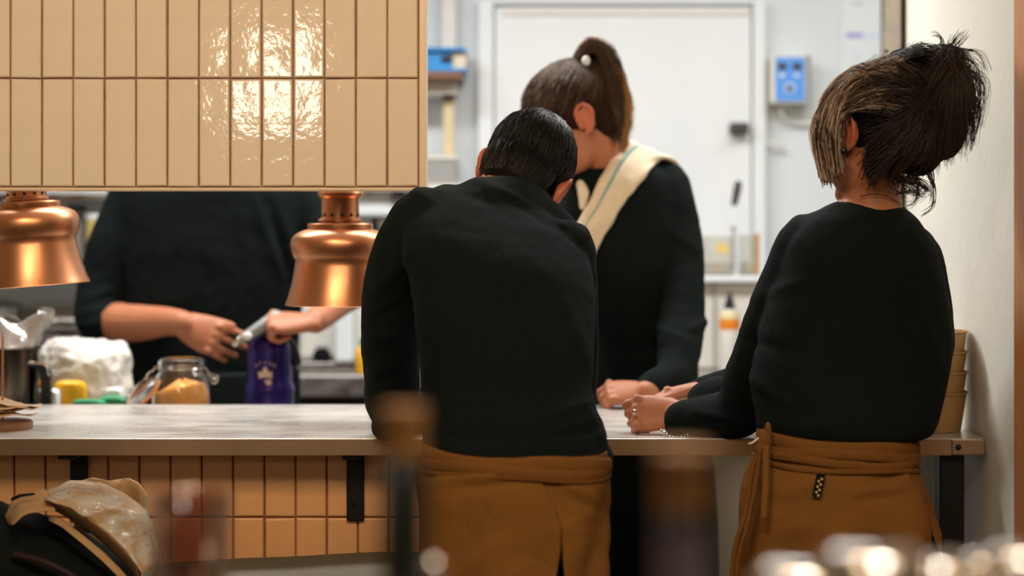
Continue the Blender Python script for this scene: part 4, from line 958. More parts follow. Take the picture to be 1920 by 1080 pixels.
# bunched film
bm = B(); rows = []
for i in range(17):
    t = i/16; row = []
    for j in range(41):
        a = 2*math.pi*j/40
        x = 12+(55*(1-t*.2)+22*t)*math.cos(a)+t*(22*math.sin(a*1)+12); y = 652-t*(62+10*math.sin(a*2+1))-8*math.sin(a*5+t*4)*t
        r = 1+.12*math.sin(a*7+t*6)*t+.07*math.sin(a*13+2*t)
        row.append(Vector((P(12+(x-12)*r, 0, GY).x, GY+(.05*(1-t)+.012)*math.sin(a)*r, P(0, y, GY).z)))
    rows.append(row)
grid(bm, rows); fl = obj('plastic_bag', bm, M['bag_film']); solid(fl, .0008)
tag(fl, 'clear crumpled plastic piping bag standing bunched in the steel jug', 'bag')
# ------------------------------------------------------------------ receipt spike with papers
SY = 3.68; sb = P(5, 0, SY)
sp = empty('receipt_spike', (sb.x, SY, CT), 'copper coloured receipt spike on a small wooden foot at the left end of the counter', 'receipt spike')
bm = B(); lathe(bm, [(0, 0), (.058, 0), (.060, .004), (.060, .014), (.055, .018), (0, .018)], (sb.x, SY, CT), 32); obj('foot', bm, M['wood_dark'], sp)
bm = B(); tube(bm, [(sb.x, SY, CT+.018), (sb.x, SY, P(0, 634, SY).z), (sb.x, SY, P(0, 622, SY).z)], [.0022, .0022, .0006], 10, round_ends=False); obj('spike', bm, M['copper'], sp)
def paper(z, ang, w_, l_, bend, tilt):
    bm = B(); rows = []
    for i in range(9):
        u = i/8-.5; row = []
        for j in range(5):
            v = j/4-.5; p = Vector((u*l_, v*w_, bend*(u*u*4)+.004*math.sin(u*9+v*5)))
            row.append(p)
        rows.append(row)
    grid(bm, rows)
    bmesh.ops.transform(bm, matrix=Matrix.Translation((sb.x, SY-.005, z)) @ Matrix.Rotation(ang, 4, 'Z') @ Matrix.Rotation(tilt, 4, 'Y'), verts=bm.verts)
    o = obj('receipt', bm, M['paper']); solid(o, .0006); return o
for i, (z, a, w_, l_, bd, tl) in enumerate(((1.004, .15, .075, .15, .006, .26), (.994, -.25, .07, .14, .006, .12), (.986, .5, .065, .12, -.004, -.06), (.978, -.3, .07, .13, .004, .08))):
    tag(paper(z+.002, a, w_, l_, bd, tl), ('topmost curled receipt slip on the spike', 'second receipt slip on the spike, angled away from the top one', 'short receipt slip in the middle of the spiked pile', 'lowest receipt slip resting on the wooden spike foot')[i], 'paper', 'receipts on the spike')
# crumbs are too small; flour dust omitted as part of worn steel
# ------------------------------------------------------------------ stacked bowls at the right
for i in range(4):
    z0 = CT+.001+.0405*i
    prof = [(0, .004), (.070, .004), (.072, 0), (.0735, .004), (.084, .074), (.0875, .075), (.0875, .078), (.083, .078), (.0715, .006), (0, .006)]
    bm = B(); lathe(bm, prof, (.828, 3.66, z0), 48)
    o = obj('bowl', bm, M['bowl'], None, base=Vector((.828, 3.66, z0)), sharp=50)
    tag(o, ('tan round takeaway bowl at the bottom of the stack by the right wall', 'tan takeaway bowl second from the bottom of the stack by the right wall', 'tan takeaway bowl second from the top of the stack by the right wall', 'tan takeaway bowl on top of the stack by the right wall')[i], 'bowl', 'stacked bowls on the counter end')
# ------------------------------------------------------------------ kitchen background, left
bk = empty('back_worktop', (-1.3, 5.85, 0), 'steel back worktop with bright edge behind the blowtorch', 'counter')
BTz = .915
bm = B(); box(bm, (-2.9, 5.6, BTz-.07), (P(770, 0, 5.6).x, 6.19, BTz)); obj('worktop', bm, M['steel'], bk, False, bevel=.006)
bm = B(); box(bm, (-2.88, 5.68, .06), (P(762, 0, 5.6).x, 6.18, BTz-.071)); obj('cabinet', bm, M['darkgrey'], bk, False)
bm = B(); box(bm, (-2.9, 6.16, BTz), (P(770, 0, 5.6).x, 6.19, BTz+.18)); obj('upstand', bm, M['steel'], bk, False)
# coffee-machine like steel appliance with knob
mc = empty('steel_machine', (P(640, 0, 5.85).x, 5.9, BTz), 'pale steel kitchen machine with one black knob under the straight copper lamp', 'appliance')
a = P(560, 690, 5.75); b = P(700, 560, 5.75)
bm = B(); box(bm, (a.x, 5.75, BTz+.03), (b.x, 6.1, 1.14)); obj('housing', bm, M['offwhite'], mc, False, bevel=.02)
bm = B(); box(bm, (a.x-.01, 5.72, BTz+.001), (b.x+.01, 6.12, BTz+.03)); obj('base', bm, M['steel'], mc, False, bevel=.004)
bm = B(); lathe(bm, [(0, 0), (.030, 0), (.028, .022), (.0, .024)], P(604, 668, 5.75), 20, (0, -1, 0)); kn = obj('knob', bm, M['black_plastic'], mc)
bm = B(); box(bm, (P(590, 0, 5.73).x, 5.722, P(0, 652, 5.73).z), (P(618, 0, 5.73).x, 5.727, P(0, 648, 5.73).z)); obj('mark', bm, M['grey_plastic'], kn, False)
# column panel lighter
bm = B(); box(bm, (P(628, 0, 5.7).x, 5.70, BTz+.031), (P(662, 0, 5.7).x, 5.75, 1.13)); obj('front_panel', bm, M['white_plastic'], mc, False, bevel=.01)
def bottle(name, c, prof, m, label, cat, capm=None, capp=None, group=None, band_=None):
    r = empty(name, c, label, cat, group)
    bm = B(); lathe(bm, prof, c, 24); obj('bottle_body', bm, m, r, sharp=60)
    if capp: bm = B(); lathe(bm, capp, c, 20); obj('cap', bm, capm, r, sharp=60)
    if band_: bm = B(); lathe(bm, band_[0], c, 24); obj('label_band', bm, band_[1], r, sharp=60)
    return r
bottle('squeeze_bottle', Vector((P(679, 0, 5.64).x, 5.645, BTz)), [(0, .001), (.018, .001), (.02, .004), (.02, .07), (.012, .085), (0, .086)], M['yellow'], 'small yellow and green bottle at the back beside the bent person\'s sleeve', 'bottle', M['green'], [(0, .085), (.01, .085), (.008, .11), (0, .11)])
# back shelf with tubs seen under the bulkhead left
def shelf(name, x0, x1, y0, y1, z, m, label, brackets=True):
    r = empty(name, ((x0+x1)/2, y1, z), label, 'shelf')
    bm = B(); box(bm, (x0, y0, z-.022), (x1, y1, z)); obj('board', bm, m, r, False, bevel=.003)
    for x in (x0+.08, x1-.08):
        bm = B(); box(bm, (x-.01, y1-.02, z-.17), (x+.01, y1, z-.023)); box(bm, (x-.01, y0+.04, z-.037), (x+.01, y1-.02, z-.023)); obj('bracket', bm, M['steel'], r, False)
    return r
z_s = P(0, 486, 5.9).z
shelf('wall_shelf', P(-150, 0, 5.9).x, P(330, 0, 5.9).x, 5.86, 6.19, z_s, M['steel'], 'steel wall shelf behind the person at left')
zs2 = P(0, 408, 5.9).z
def tub(px, Y, z0, r, h, m, capm, label, cat='tub', group='tubs on the back shelf'):
    c = Vector((P(px, 0, Y).x, Y, z0)); e = empty('storage_tub', c, label, cat, group)
    bm = B(); lathe(bm, [(0, .001), (r*.9, .001), (r, h), (0, h)], c, 24); obj('tub_body', bm, m, e)
    bm = B(); lathe(bm, [(0, h), (r*1.06, h), (r*1.06, h+.014), (r, h+.017), (0, h+.017)], c, 24); obj('lid', bm, capm, e)
tub(182, 5.95, z_s, .036, .13, M['pale_yellow'], M['white_plastic'], 'pale yellow tub on the back shelf beside the sweater sleeve')
tub(143, 6.0, z_s, .03, .16, M['grey_plastic'], M['darkgrey'], 'grey lidded tub on the back shelf, left of the pale yellow one')
tub(100, 6.0, z_s, .034, .12, M['offwhite'], M['green'], 'offwhite tub with green lid on the back shelf behind the tilted lamp')
tub(235, 6.0, z_s, .04, .2, M['yellow'], M['white_plastic'], 'tall yellow tub on the back shelf behind the sleeve')
# second shelf above, partly seen, and white hood behind the straight lamp
shelf('wall_shelf', P(-150, 0, 5.9).x, P(330, 0, 5.9).x, 5.9, 6.19, P(0, 362, 5.9).z, M['steel'], 'upper steel wall shelf just under the line of the bulkhead')
mw = empty('wall_cabinet', (P(700, 0, 6).x, 6.0, P(0, 405, 5.95).z), 'white steel wall cabinet behind the straight copper lamp', 'cabinet')
bm = B(); box(bm, (P(560, 0, 5.95).x, 5.95, P(0, 405, 5.95).z), (P(768, 0, 5.95).x, 6.19, P(0, 250, 5.95).z)); obj('cabinet_body', bm, M['white_plastic'], mw, False, bevel=.008)
bm = B(); box(bm, (P(735, 0, 5.94).x, 5.925, P(0, 378, 5.94).z), (P(762, 0, 5.94).x, 5.95, P(0, 360, 5.94).z)); obj('handle', bm, M['darkgrey'], mw, False, bevel=.004)
spl = boxo('wall_splashback', (P(560, 0, 6).x, 6.17, 1.0), (P(790, 0, 6).x, 6.199, P(0, 408, 5.95).z), M['offwhite'], kind='structure')
# stack of steel trays and slanted things at far left
for i in range(5):
    z0 = BTz+.012+.03*i
    bm = B(); x0, x1 = P(78, 0, 5.75).x, P(160, 0, 5.75).x
    rings(bm, [[Vector((sx*(x1-x0)/2*k+(x0+x1)/2, 5.8+sy*.12*k, z0+h)) for sx, sy in ((-1, -1), (1, -1), (1, 1), (-1, 1))] for k, h in ((.9, 0), (.98, .027), (1.06, .027), (1.06, .029), (.95, .029), (.86, .004))])
    tag(obj('tray', bm, M['steel'], None, False), ('bottom', 'second from bottom', 'middle', 'second from top', 'top')[i]+' steel tray of the stack behind the plastic bag at left', 'tray', 'stacked steel trays')
pot = empty('stock_pot', (P(-35, 0, 5.9).x, 5.85, BTz), 'wide grey stock pot at the far left under the tilted lamp', 'pot')
bm = B(); lathe(bm, [(0, .001), (.13, .001), (.14, .01), (.14, .2), (.146, .205), (.137, .206), (.135, .012), (0, .01)], (W[pot].x, W[pot].y, BTz), 32); obj('pot_body', bm, M['steel'], pot)
bm = B(); lathe(bm, [(.146, .207), (.1, .225), (.02, .23), (.015, .25), (0, .25)], (W[pot].x, W[pot].y, BTz), 32); obj('lid', bm, M['steel'], pot)
# white bag with yellow and green packets on the prep table
wb = empty('white_sack', (P(165, 0, 4.62).x, 4.6, PT), 'white plastic sack slumped on the prep table left of the jar', 'sack')
bm = B(); R = []
for py, xl_, xr_, hd in ((775, 70, 250, .10), (745, 72, 248, .11), (700, 76, 246, .11), (665, 78, 242, .10), (648, 84, 236, .08), (636, 100, 185, .05)):
    R.append([P((xl_+xr_)/2, py, 4.62)+Vector(((xr_-xl_)/2/F*4.62*math.copysign(abs(math.cos(t))**.75, math.cos(t)), hd*math.sin(t), 0)) for t in [2*math.pi*j/32 for j in range(32)]])
rings(bm, R); remesh('sack_body', bm, M['offwhite'], wb, .006, 2, disp=[(.05, .03), (.015, .006)])
def packet(px0, py0, px1, py1, Y, m, label, name='packet'):
    a = P(px0, py1, Y); b = P(px1, py0, Y); bm = B(); R = []
    for k, (ins, dy) in enumerate(((.25, -.018), (.06, -.012), (0, 0), (.06, .012), (.25, .018))):
        w_ = (b.x-a.x)/2*(1-ins); h = (b.z-a.z)/2*(1-ins); c = (a+b)/2
        R.append([c+Vector((w_*math.copysign(abs(math.cos(t))**.5, math.cos(t)), dy, h*math.copysign(abs(math.sin(t))**.5, math.sin(t)))) for t in [2*math.pi*j/24 for j in range(24)]])
    rings(bm, R); return tag(obj(name, bm, m), label, 'packet', 'packets on the prep table')
packet(100, 713, 163, 770, 4.46, M['yellow'], 'yellow packet in front of the white sack')
packet(84, 728, 112, 770, 4.42, M['white_plastic'], 'small white packet beside the jug handle')
packet(135, 748, 200, 772, 4.41, M['green'], 'flat green packet in front of the yellow packet')
packet(184, 742, 240, 772, 4.44, M['green'], 'green packet left of the jar lid')
packet(198, 726, 232, 760, 4.48, M['white_plastic'], 'white packet with pale print against the white sack')
# ------------------------------------------------------------------ kitchen background, centre and right
zs = P(0, 136, 6.0).z
sf = empty('wooden_shelf', (P(800, 0, 6).x, 6.1, zs), 'brown wooden shelf end beside the tiled bulkhead carrying a blue folder', 'shelf')
bm = B(); box(bm, (P(560, 0, 6).x, 5.95, zs-.026), (P(866, 0, 5.95).x, 6.19, zs)); obj('board', bm, M['wood_dark'], sf, False, bevel=.002)
bm = B(); box(bm, (P(560, 0, 6).x, 6.02, P(0, 175, 6).z), (P(856, 0, 6).x, 6.18, zs-.027)); obj('rail', bm, M['offwhite'], sf, False)
bm = B(); box(bm, (P(829, 0, 6).x, 6.08, P(0, 290, 6).z), (P(850, 0, 6).x, 6.12, P(0, 180, 6).z)); obj('post', bm, M['pale_wood'], sf, False, bevel=.004)
bm = B(); box(bm, (P(828, 0, 6).x, 6.07, P(0, 183, 6).z), (P(851, 0, 6).x, 6.13, P(0, 173, 6).z)); obj('post_cap', bm, M['steel_dark'], sf, False)
fb = empty('blue_folder', (P(820, 0, 6).x, 6.05, zs), 'open blue folder lying on the wooden shelf beside the bulkhead', 'folder')
x0, x1 = P(700, 0, 6).x, P(874, 0, 6).x
for z0 in (zs+.001, P(0, 97, 6).z):
    bm = B(); box(bm, (x0, 5.97, z0), (x1, 6.17, z0+.012)); obj('cover', bm, M['blue'], fb, False, bevel=.003)
bm = B(); box(bm, (x0, 5.99, zs+.014), (P(848, 0, 6).x, 6.16, P(0, 98, 6).z)); obj('spine', bm, M['blue'], fb, False)
bm = B(); box(bm, (P(848, 0, 6).x, 6.0, zs+.014), (P(872, 0, 6).x, 6.16, P(0, 98, 6).z)); obj('pages', bm, M['cream_cloth'], fb, False)
bm = B(); ell(bm, P(838, 109, 5.98), (.02, .012, .012)); obj('ring_hole', bm, M['darkgrey'], fb)
bm = B(); box(bm, (P(828, 0, 6.1).x, 6.13, P(0, 95, 6).z), (P(854, 0, 6.1).x, 6.19, ZC)); o = obj('trim_3', bm, M['offwhite'], None, False); o['kind'] = 'structure'
ub = empty('grey_crate', (P(790, 0, 6).x, 6.02, P(0, 345, 5.95).z), 'grey crate on a ledge behind the bent person\'s shoulder', 'crate')
bm = B(); box(bm, (P(700, 0, 6).x, 5.92, P(0, 345, 5.95).z), (P(856, 0, 6).x, 6.16, P(0, 296, 5.95).z)); obj('crate_body', bm, M['grey_plastic'], ub, False, bevel=.006)
bm = B(); box(bm, (P(698, 0, 6).x, 5.915, P(0, 300, 5.95).z), (P(858, 0, 6).x, 6.165, P(0, 293, 5.95).z)); obj('crate_rim', bm, M['offwhite'], ub, False, bevel=.003)
lg = shelf('wall_shelf', P(650, 0, 6).x, P(872, 0, 5.9).x, 5.9, 6.19, P(0, 345, 5.95).z-.001, M['offwhite'], 'short offwhite ledge under the grey crate')
# blue control box
cb = empty('control_box', P(1482, 190, 6.14), 'grey wall control box with blue front, two dark displays and a dial', 'control box')
def fbox(name, x0, y0, x1, y1, Ya, Yb, m, par, bev=0):
    a = P(x0, y1, Ya); b = P(x1, y0, Ya); bm = B(); box(bm, (a.x, Ya, a.z), (b.x, Yb, b.z)); return obj(name, bm, m, par, False, bevel=bev)
fbox('housing', 1444, 104, 1521, 194, 6.10, 6.195, M['offwhite'], cb, .006)
pn = fbox('front_panel', 1454, 107, 1509, 189, 6.096, 6.10, M['blue_panel'], cb, .001)
fbox('display', 1459, 118, 1475, 131, 6.0935, 6.096, M['darkgrey'], pn); fbox('display', 1487, 118, 1503, 131, 6.0935, 6.096, M['darkgrey'], pn)
for x, y in ((1467, 141), (1494, 141)):
    bm = B(); ell(bm, P(x, y, 6.095), (.009, .002, .007)); obj('button', bm, M['white_plastic'], pn)
bm = B(); lathe(bm, [(.018, 0), (.018, .001), (.013, .001), (.013, 0)], P(1481, 165, 6.095), 24, (0, -1, 0)); obj('dial_ring', bm, M['white_plastic'], pn)
bm = B(); lathe(bm, [(0, 0), (.008, 0), (.007, .012), (0, .012)], P(1480, 166, 6.096), 16, (0, -1, 0)); obj('dial', bm, M['black_plastic'], pn)
fbox('side_cover', 1511, 104, 1521, 192, 6.099, 6.12, M['grey_plastic'], cb)
cbl = wire([P(1462, 195, 6.15), P(1466, 215, 6.15), P(1480, 228, 6.17), P(1500, 232, 6.18), P(1545, 233, 6.18), P(1640, 233, 6.18)], .006, M['offwhite'], 'cable', None); tag(cbl, 'pale cable running right from the blue control box', 'cable')
cbl = wire([P(1438, 200, 6.18), P(1436, 262, 6.17), P(1448, 270, 6.16), P(1470, 279, 6.17)], .006, M['offwhite'], 'cable', None); tag(cbl, 'short pale cable bending beside the door frame below the control box', 'cable')
wire([P(1472, 195, 6.15), P(1474, 205, 6.16), P(1490, 207, 6.18)], .006, M['offwhite'], 'cable_gland', cb)
# notice on the wall
nt_ = empty('wall_notice', P(1620, 130, 6.19), 'white paper notice with lavender heading bar beside the steel post', 'notice')
fbox('sheet', 1578, 0, 1690, 150, 6.194, 6.197, M['white_plastic'], nt_)
fbox('heading_bar', 1587, 61, 1618, 71, 6.1925, 6.194, M['lavender'], nt_); fbox('heading_bar', 1619, 61, 1662, 70, 6.1925, 6.194, M['paleblue'], nt_)
fbox('pictogram', 1599, 97, 1609, 110, 6.1925, 6.194, M['paleblue'], nt_); fbox('pictogram', 1633, 97, 1643, 110, 6.1925, 6.194, M['paleblue'], nt_)
fbox('print_line', 1596, 3, 1618, 10, 6.1925, 6.194, M['greyprint'], nt_); fbox('print_line', 1596, 121, 1610, 129, 6.1925, 6.194, M['greyprint'], nt_)
# right-hand table with white cabinet, containers, brush and sauce bottle
rt = empty('side_table', (1.1, 5.6, 0), 'steel side table behind the counter between the two standing people', 'table')
bm = B(); box(bm, (P(1295, 0, 5.3).x, 5.3, .89), (1.75, 5.95, .92)); obj('tabletop', bm, M['steel'], rt, False, bevel=.004)
for x, y in ((P(1300, 0, 5.3).x, 5.33), (1.68, 5.33), (P(1300, 0, 5.3).x, 5.88), (1.68, 5.88)):
    bm = B(); box(bm, (x, y, 0), (x+.04, y+.04, .889)); obj('leg', bm, M['steel'], rt, False)
bm = B(); box(bm, (P(1303, 0, 5.3).x, 5.4, .1), (1.7, 5.87, .888)); obj('panel', bm, M['shade_taupe'], rt, False)  # added panel; dark tone stands in for the shaded wall under the table
wc = empty('white_cabinet', (P(1385, 0, 5.8).x, 5.85, .92), 'white counter cabinet with a wide top ledge behind the sauce bottle', 'cabinet')
fx0, fx1 = P(1303, 0, 5.78).x, P(1470, 0, 5.78).x; zl = P(0, 518, 5.75).z
bm = B(); box(bm, (fx0, 5.80, .921), (fx1, 6.12, zl-.02)); obj('cabinet_body', bm, M['offwhite'], wc, False, bevel=.006)
bm = B(); box(bm, (fx0-.02, 5.76, zl-.02), (fx1+.02, 6.13, zl)); obj('ledge', bm, M['white_plastic'], wc, False, bevel=.005)
bm = B(); box(bm, (P(1338, 0, 5.79).x, 5.79, .925), (P(1341, 0, 5.79).x, 5.80, zl-.022)); obj('door_gap', bm, M['grey_plastic'], wc, False)
def glassbox(px0, py0, px1, py1, Y, label):
    r = empty('clear_container', P((px0+px1)/2, py1, Y), label, 'container', 'clear containers on the ledge')
    a = P(px0, 0, Y).x; b = P(px1, 0, Y).x; z1_ = P(0, py0, Y).z; z0 = zl+.001; d = .12; t = .004
    bm = B(); box(bm, (a, Y, z0), (b, Y+t, z1_)); box(bm, (a, Y+d, z0), (b, Y+d+t, z1_)); box(bm, (a, Y+t, z0), (a+t, Y+d, z1_)); box(bm, (b-t, Y+t, z0), (b, Y+d, z1_)); box(bm, (a+t, Y+t, z0), (b-t, Y+d, z0+t)); obj('walls', bm, M['film'], r, False)
    bm = B(); box(bm, (a+.01, Y+.01, z0+t+.001), (b-.01, Y+d-.01, z0+.045)); obj('contents', bm, M['offwhite'], r, False, bevel=.006)
    return r
glassbox(1322, 442, 1376, 512, 5.78, 'clear container with a grey label on the ledge')
g2_ = glassbox(1390, 440, 1424, 512, 5.80, 'clear narrower container on the ledge, right of the labelled one')
fbox('grey_label', 1343, 457, 1366, 475, 5.776, 5.78, M['pale_yellow'], g2_)
bm = B(); box(bm, (P(1416, 0, 5.79).x, 5.785, zl+.004), (P(1424, 0, 5.79).x, 5.80, P(0, 438, 5.79).z)); o = obj('edge', bm, M['bowl'], g2_, False)
br = empty('pastry_brush', P(1378, 440, 5.84), 'brush with dark handle standing upright in the clear container', 'brush')
bm = B(); stube(bm, [(P(1377, 382, 5.84), .010), (P(1381, 362, 5.84), .013), (P(1384, 346, 5.84), .013)], 12); obj('handle', bm, M['darkgrey'], br)
bm = B(); box(bm, P(1370, 425, 5.845), P(1384, 385, 5.835)); obj('blade', bm, M['white_plastic'], br, False, bevel=.002)
bm = B(); box(bm, P(1369, 430, 5.85), P(1381, 425, 5.83)); box(bm, P(1373, 505, 5.845), P(1378, 430, 5.835)); obj('ferrule', bm, M['grey_plastic'], br, False)
c = Vector((P(1368, 0, 5.6).x, 5.6, .9205)); hh = P(0, 580, 5.6).z-.92; pm2 = 5.6/F
bottle('sauce_bottle', c, [(0, 0), (18*pm2, 0), (19*pm2, .004), (19*pm2, hh*.45), (19*pm2, hh*.9), (14*pm2, hh), (0, hh)], M['offwhite'], 'clear squeeze bottle with orange sauce and black nozzle between the two women', 'bottle', M['black_plastic'], [(0, hh), (11*pm2, hh), (9*pm2, hh+.02), (3*pm2, hh+.05), (0, hh+.06)], band_=([(19.3*pm2, P(0, 618, 5.6).z-.92), (19.4*pm2, P(0, 616, 5.6).z-.92), (19.4*pm2, P(0, 600, 5.6).z-.92), (19.3*pm2, P(0, 599, 5.6).z-.92)], M['orange']))
bm = B(); lathe(bm, [(19.3*pm2, P(0, 599, 5.6).z-.92), (19.4*pm2, P(0, 598, 5.6).z-.92), (18.2*pm2, P(0, 587, 5.6).z-.92), (17.6*pm2, P(0, 586, 5.6).z-.92)], c, 24); obj('label_band', bm, M['pale_yellow'], [o_ for o_ in W if o_.name.startswith('sauce_bottle')][0])
# ------------------------------------------------------------------ bench, dark bag and kraft package in front, left
bn = empty('bench', (-.45, 3.42, 0), 'grey upholstered bench against the low tiled wall', 'bench')
bm = B(); R = []
for px, pyt in ((-400, 1075), (200, 1070), (443, 1054), (560, 1050), (620, 1046), (700, 1042), (790, 1042)):
    t_ = P(px, pyt, 3.45); Z = t_.z
    R.append([Vector((t_.x, 3.40+.16*math.copysign(abs(math.cos(a))**.5, math.cos(a)), Z-.05+.05*math.copysign(abs(math.sin(a))**.5, math.sin(a)))) for a in [2*math.pi*j/24 for j in range(24)]])
rings(bm, R); obj('cushion', bm, M['cushion'], bn)
zz = P(0, 1080, 3.45).z-.07
bm = B(); box(bm, (-1.35, 3.26, .35), (-.2, 3.56, zz-.012)); obj('seat_base', bm, M['bar_wood'], bn, False, bevel=.004)
for x in (-1.3, -.27):
    for y in (3.28, 3.5):
        bm = B(); box(bm, (x, y, 0), (x+.04, y+.04, .349)); obj('leg', bm, M['bar_wood'], bn, False)
dk = empty('dark_bag', (P(80, 0, 3.2).x, 3.2, .62), 'black slouched bag under the kraft paper package at lower left', 'bag')
bm = B(); ptube(bm, [(-60, 1130, 3.22, .10), (40, 1080, 3.22, .115), (150, 1120, 3.22, .10), (240, 1190, 3.22, .10)]); ptube(bm, [(-80, 960, 3.22, .04), (10, 1000, 3.22, .05), (90, 1050, 3.22, .06)])
remesh('bag_body', bm, M['black_cloth'], dk, .008, 4, disp=[(.06, .015)])
bm = B(); stube(bm, [(P(30, 1040, 3.10), .006), (P(100, 1060, 3.09), .006), (P(200, 1120, 3.1), .006)], 8); obj('strap', bm, M['maroon'], dk)
# kraft package: folded bag skin draped diagonally
def patch(rowsP, nx, ny, Yf):
    """rowsP: list of polylines in pixels; interpolates into a grid; Yf(u,v) depth"""
    Ls = [resample([Vector((a, b, 0)) for a, b in r], nx) for r in rowsP]; out = []
    for i in range(ny):
        v = i/(ny-1)*(len(Ls)-1); k = min(int(v), len(Ls)-2); f = v-k; row = []
        for j in range(nx):
            q = Ls[k][j].lerp(Ls[k+1][j], f); u = j/(nx-1)
            row.append(P(q.x, q.y, Yf(u, i/(ny-1))))
        out.append(row)
    return out
kp = empty('paper_package', (P(160, 1000, 3.2).x, 3.2, P(0, 1075, 3.2).z), 'crumpled kraft paper carrier bag with shiny wrap draped over the black bag', 'paper bag')
bm = B()
rows = patch([[(85, 922), (130, 900), (185, 903), (235, 925), (275, 955), (292, 1000), (300, 1045), (285, 1082)],
              [(84, 930), (130, 915), (180, 925), (225, 955), (258, 990), (280, 1030), (288, 1060), (275, 1085)],
              [(86, 936), (118, 945), (165, 970), (205, 1000), (235, 1030), (258, 1060), (268, 1075), (262, 1088)]], 40, 22,
             lambda u, v: 3.27-.17*v+.02*math.sin(u*7+v*4)+.006*noise.noise(Vector((u*14, v*9, 0))))
for i, r in enumerate(rows):
    for j, q_ in enumerate(r): q_.z += .003*noise.noise(Vector((j*.4, i*.4, 3)))+.0025*math.sin(i*1.2+j*.35)*noise.noise(Vector((j*.15, i*.2, 1)))
grid(bm, rows); o = obj('front_sheet', bm, M['kraft_wrap'], kp, sharp=60); solid(o, .0015, -1)
bm = B(); rows = patch([[(86, 936), (118, 945), (165, 970), (205, 1000), (235, 1030), (258, 1060), (262, 1090)], [(80, 948), (112, 962), (158, 990), (198, 1022), (228, 1052), (252, 1078), (258, 1098)]], 30, 4, lambda u, v: 3.105+.06*v)
grid(bm, rows); o = obj('fold', bm, M['kraft'], kp); solid(o, .001)
bm = B(); rows = patch([[(88, 966), (112, 970), (155, 1003), (195, 1036), (225, 1066), (246, 1090)], [(92, 976), (116, 988), (155, 1020), (192, 1052), (218, 1078), (236, 1100)]], 30, 5, lambda u, v: 3.12-.01*v)
grid(bm, rows); o = obj('back_sheet', bm, M['kraft'], kp); solid(o, .0015)
bm = B()
rows = patch([[(16, 985), (8, 972), (22, 940), (45, 925), (75, 916), (92, 920)], [(18, 984), (22, 962), (34, 945), (52, 940), (78, 938), (96, 940)], [(24, 984), (42, 968), (56, 962), (72, 960), (88, 958), (104, 957)]], 22, 10, lambda u, v: 3.15+.04*math.cos(v*3)-.03*v)
V = grid(bm, rows)
o = obj('handle_flap', bm, M['kraft'], kp); solid(o, .0015)
bm = B(); q = [P(a, b, 3.118) for a, b in ((20, 934), (34, 927), (64, 924), (66, 928), (40, 932), (22, 940))]; vs = [bm.verts.new(p+Vector((0, -.0, 0))) for p in q]; bm.faces.new(vs); o = obj('handle_slot', bm, M['hole'], kp, False); solid(o, .002)
bb = empty('brown_bag', (P(215, 0, 3.38).x, 3.38, P(0, 1000, 3.4).z), 'brown folded paper bag behind the shiny kraft package', 'paper bag')
bm = B(); rows = patch([[(140, 905), (172, 895), (205, 902), (240, 896), (258, 905), (275, 925)], [(140, 1000), (172, 1000), (205, 1000), (240, 1000), (262, 1000), (282, 1000)]], 18, 8, lambda u, v: 3.36+.015*math.sin(u*12)); grid(bm, rows); o = obj('front', bm, M['kraft'], bb); solid(o, .003)
bm = B(); rows = patch([[(142, 908), (172, 900), (205, 906), (240, 901), (256, 908), (273, 926)], [(142, 1000), (172, 1000), (205, 1000), (240, 1000), (262, 1000), (280, 1000)]], 18, 4, lambda u, v: 3.40+.01*math.sin(u*9)); grid(bm, rows); o = obj('back', bm, M['wood_dark'], bb); solid(o, .003)
# ------------------------------------------------------------------ foreground bar with blurred bottles and glasses
fz = .92
bar = empty('bar_table', (0, 1.2, 0), 'dark wooden bar table in the foreground below the frame', 'table')
bm = B(); box(bm, (-.9, .75, fz-.04), (.9, 1.75, fz)); obj('tabletop', bm, M['bar_wood'], bar, False, bevel=.004)
for x in (-.85, .8):
    for y in (.8, 1.65):
        bm = B(); box(bm, (x, y, 0), (x+.05, y+.05, fz-.041)); obj('leg', bm, M['bar_wood'], bar, False)
def wine(px, top, Y, label, m, foil, bodym=None):
    zt0 = P(0, top, Y).z; H = zt0-fz; c = Vector((P(px, 0, Y).x, Y, fz+.001)); k = H/.30
    r = empty('wine_bottle', c, label, 'bottle', 'bottles in the foreground')
    prof = [(0, 0), (.032, 0), (.036, .006), (.036, H-.175), (.032, H-.155), (.019, H-.128), (.0142, H-.11), (.0135, H-.004), (.012, H-.001), (0, H-.001)]
    bm = B(); lathe(bm, prof, c, 32); obj('glass_body', bm, m, r, sharp=60)
    bm = B(); lathe(bm, [(.0148, H-.034), (.0148, H-.012), (.0155, H-.010), (.0155, H), (0, H)], c, 24); obj('foil_cap', bm, foil, r, sharp=60)
    if bodym: bm = B(); lathe(bm, [(.0192, H-.126), (.0149, H-.109), (.0146, H-.045), (.0140, H-.045)], c, 32); obj('neck_sleeve', bm, bodym, r)
wine(756, 765, 1.22, 'dark bottle with gold cap blurred in front of the bent person\'s sleeve', M['bottle'], M['gold_foil'])
wine(1278, 845, 1.02, 'dark bottle with gold cap blurred in front of the counter right of the bent person', M['bottle'], M['gold_foil'], M['bottle_mauve'])
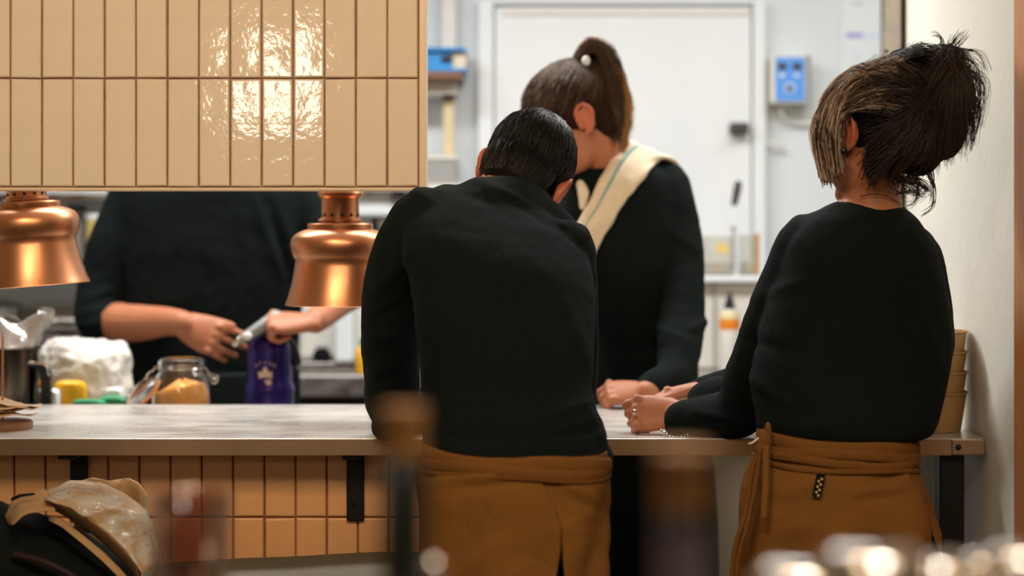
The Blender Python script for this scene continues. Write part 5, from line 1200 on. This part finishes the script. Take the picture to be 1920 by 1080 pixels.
def tumbler(px, top, Y, r, m, label, cat='glass', name='glass_tumbler', group='glasses in the foreground', flip=False):
    H = P(0, top, Y).z-fz; c = Vector((P(px, 0, Y).x, Y, fz+.001)); rt_ = empty(name, c, label, cat, group)
    prof = [(0, 0), (r*.82, 0), (r*.85, .004), (r, H-.002), (r-.001, H), (r-.003, H-.002), (r*.82-.003, .012), (0, .010)]
    if flip: prof = [(r, 0), (r, H*.6), (r*.93, H*.85), (r*.8, H*.97), (r*.6, H), (0, H), (0, H-.004), (r*.6, H-.005), (r*.9, H*.83), (r-.004, H*.6), (r-.004, 0)]
    bm = B(); lathe(bm, prof, c, 40); obj('vessel', bm, m, rt_, sharp=60); return rt_
tumbler(358, 925, 1.55, .034, M['glass_amber'], 'tall amber tinted glass blurred at lower left before the kraft package')
mt = mat('dummy', (0, 0, 0))
cups = [(1500, 1058, 1.30, .040, 'pale metal cup leftmost of the blurred row at lower right'), (1640, 1030, 1.20, .043, 'largest white rimmed metal cup of the blurred row at lower right'), (1755, 1045, 1.28, .033, 'metal cup in the middle of the blurred row at lower right'), (1850, 1040, 1.42, .026, 'small metal cup second from the right end of the blurred row'), (1915, 1030, 1.25, .030, 'metal cup at the right edge of the blurred row')]
for px, top, Y, r, lb_ in cups: tumbler(px, top, Y, r, M['chrome'], lb_, 'cup', 'metal_cup', 'upturned cups in the foreground', flip=True)
ks = empty('cruet', (P(812, 0, 1.35).x, 1.35, fz), 'cruet with a small shiny steel knob blurred before the brown apron', 'cruet')
hz = P(0, 1062, 1.35).z
bm = B(); lathe(bm, [(0, .001), (.02, .001), (.022, .01), (.018, (hz-fz)*.7), (.008, (hz-fz)-.012), (0, (hz-fz)-.01)], (W[ks].x, 1.35, fz), 24); obj('cruet_body', bm, M['bottle'], ks)
bm = B(); ell(bm, P(812, 1062, 1.35), (.007, .007, .007)); obj('knob', bm, M['chrome'], ks)
for m_ in list(bpy.data.meshes):
    if m_.users == 0: bpy.data.meshes.remove(m_)
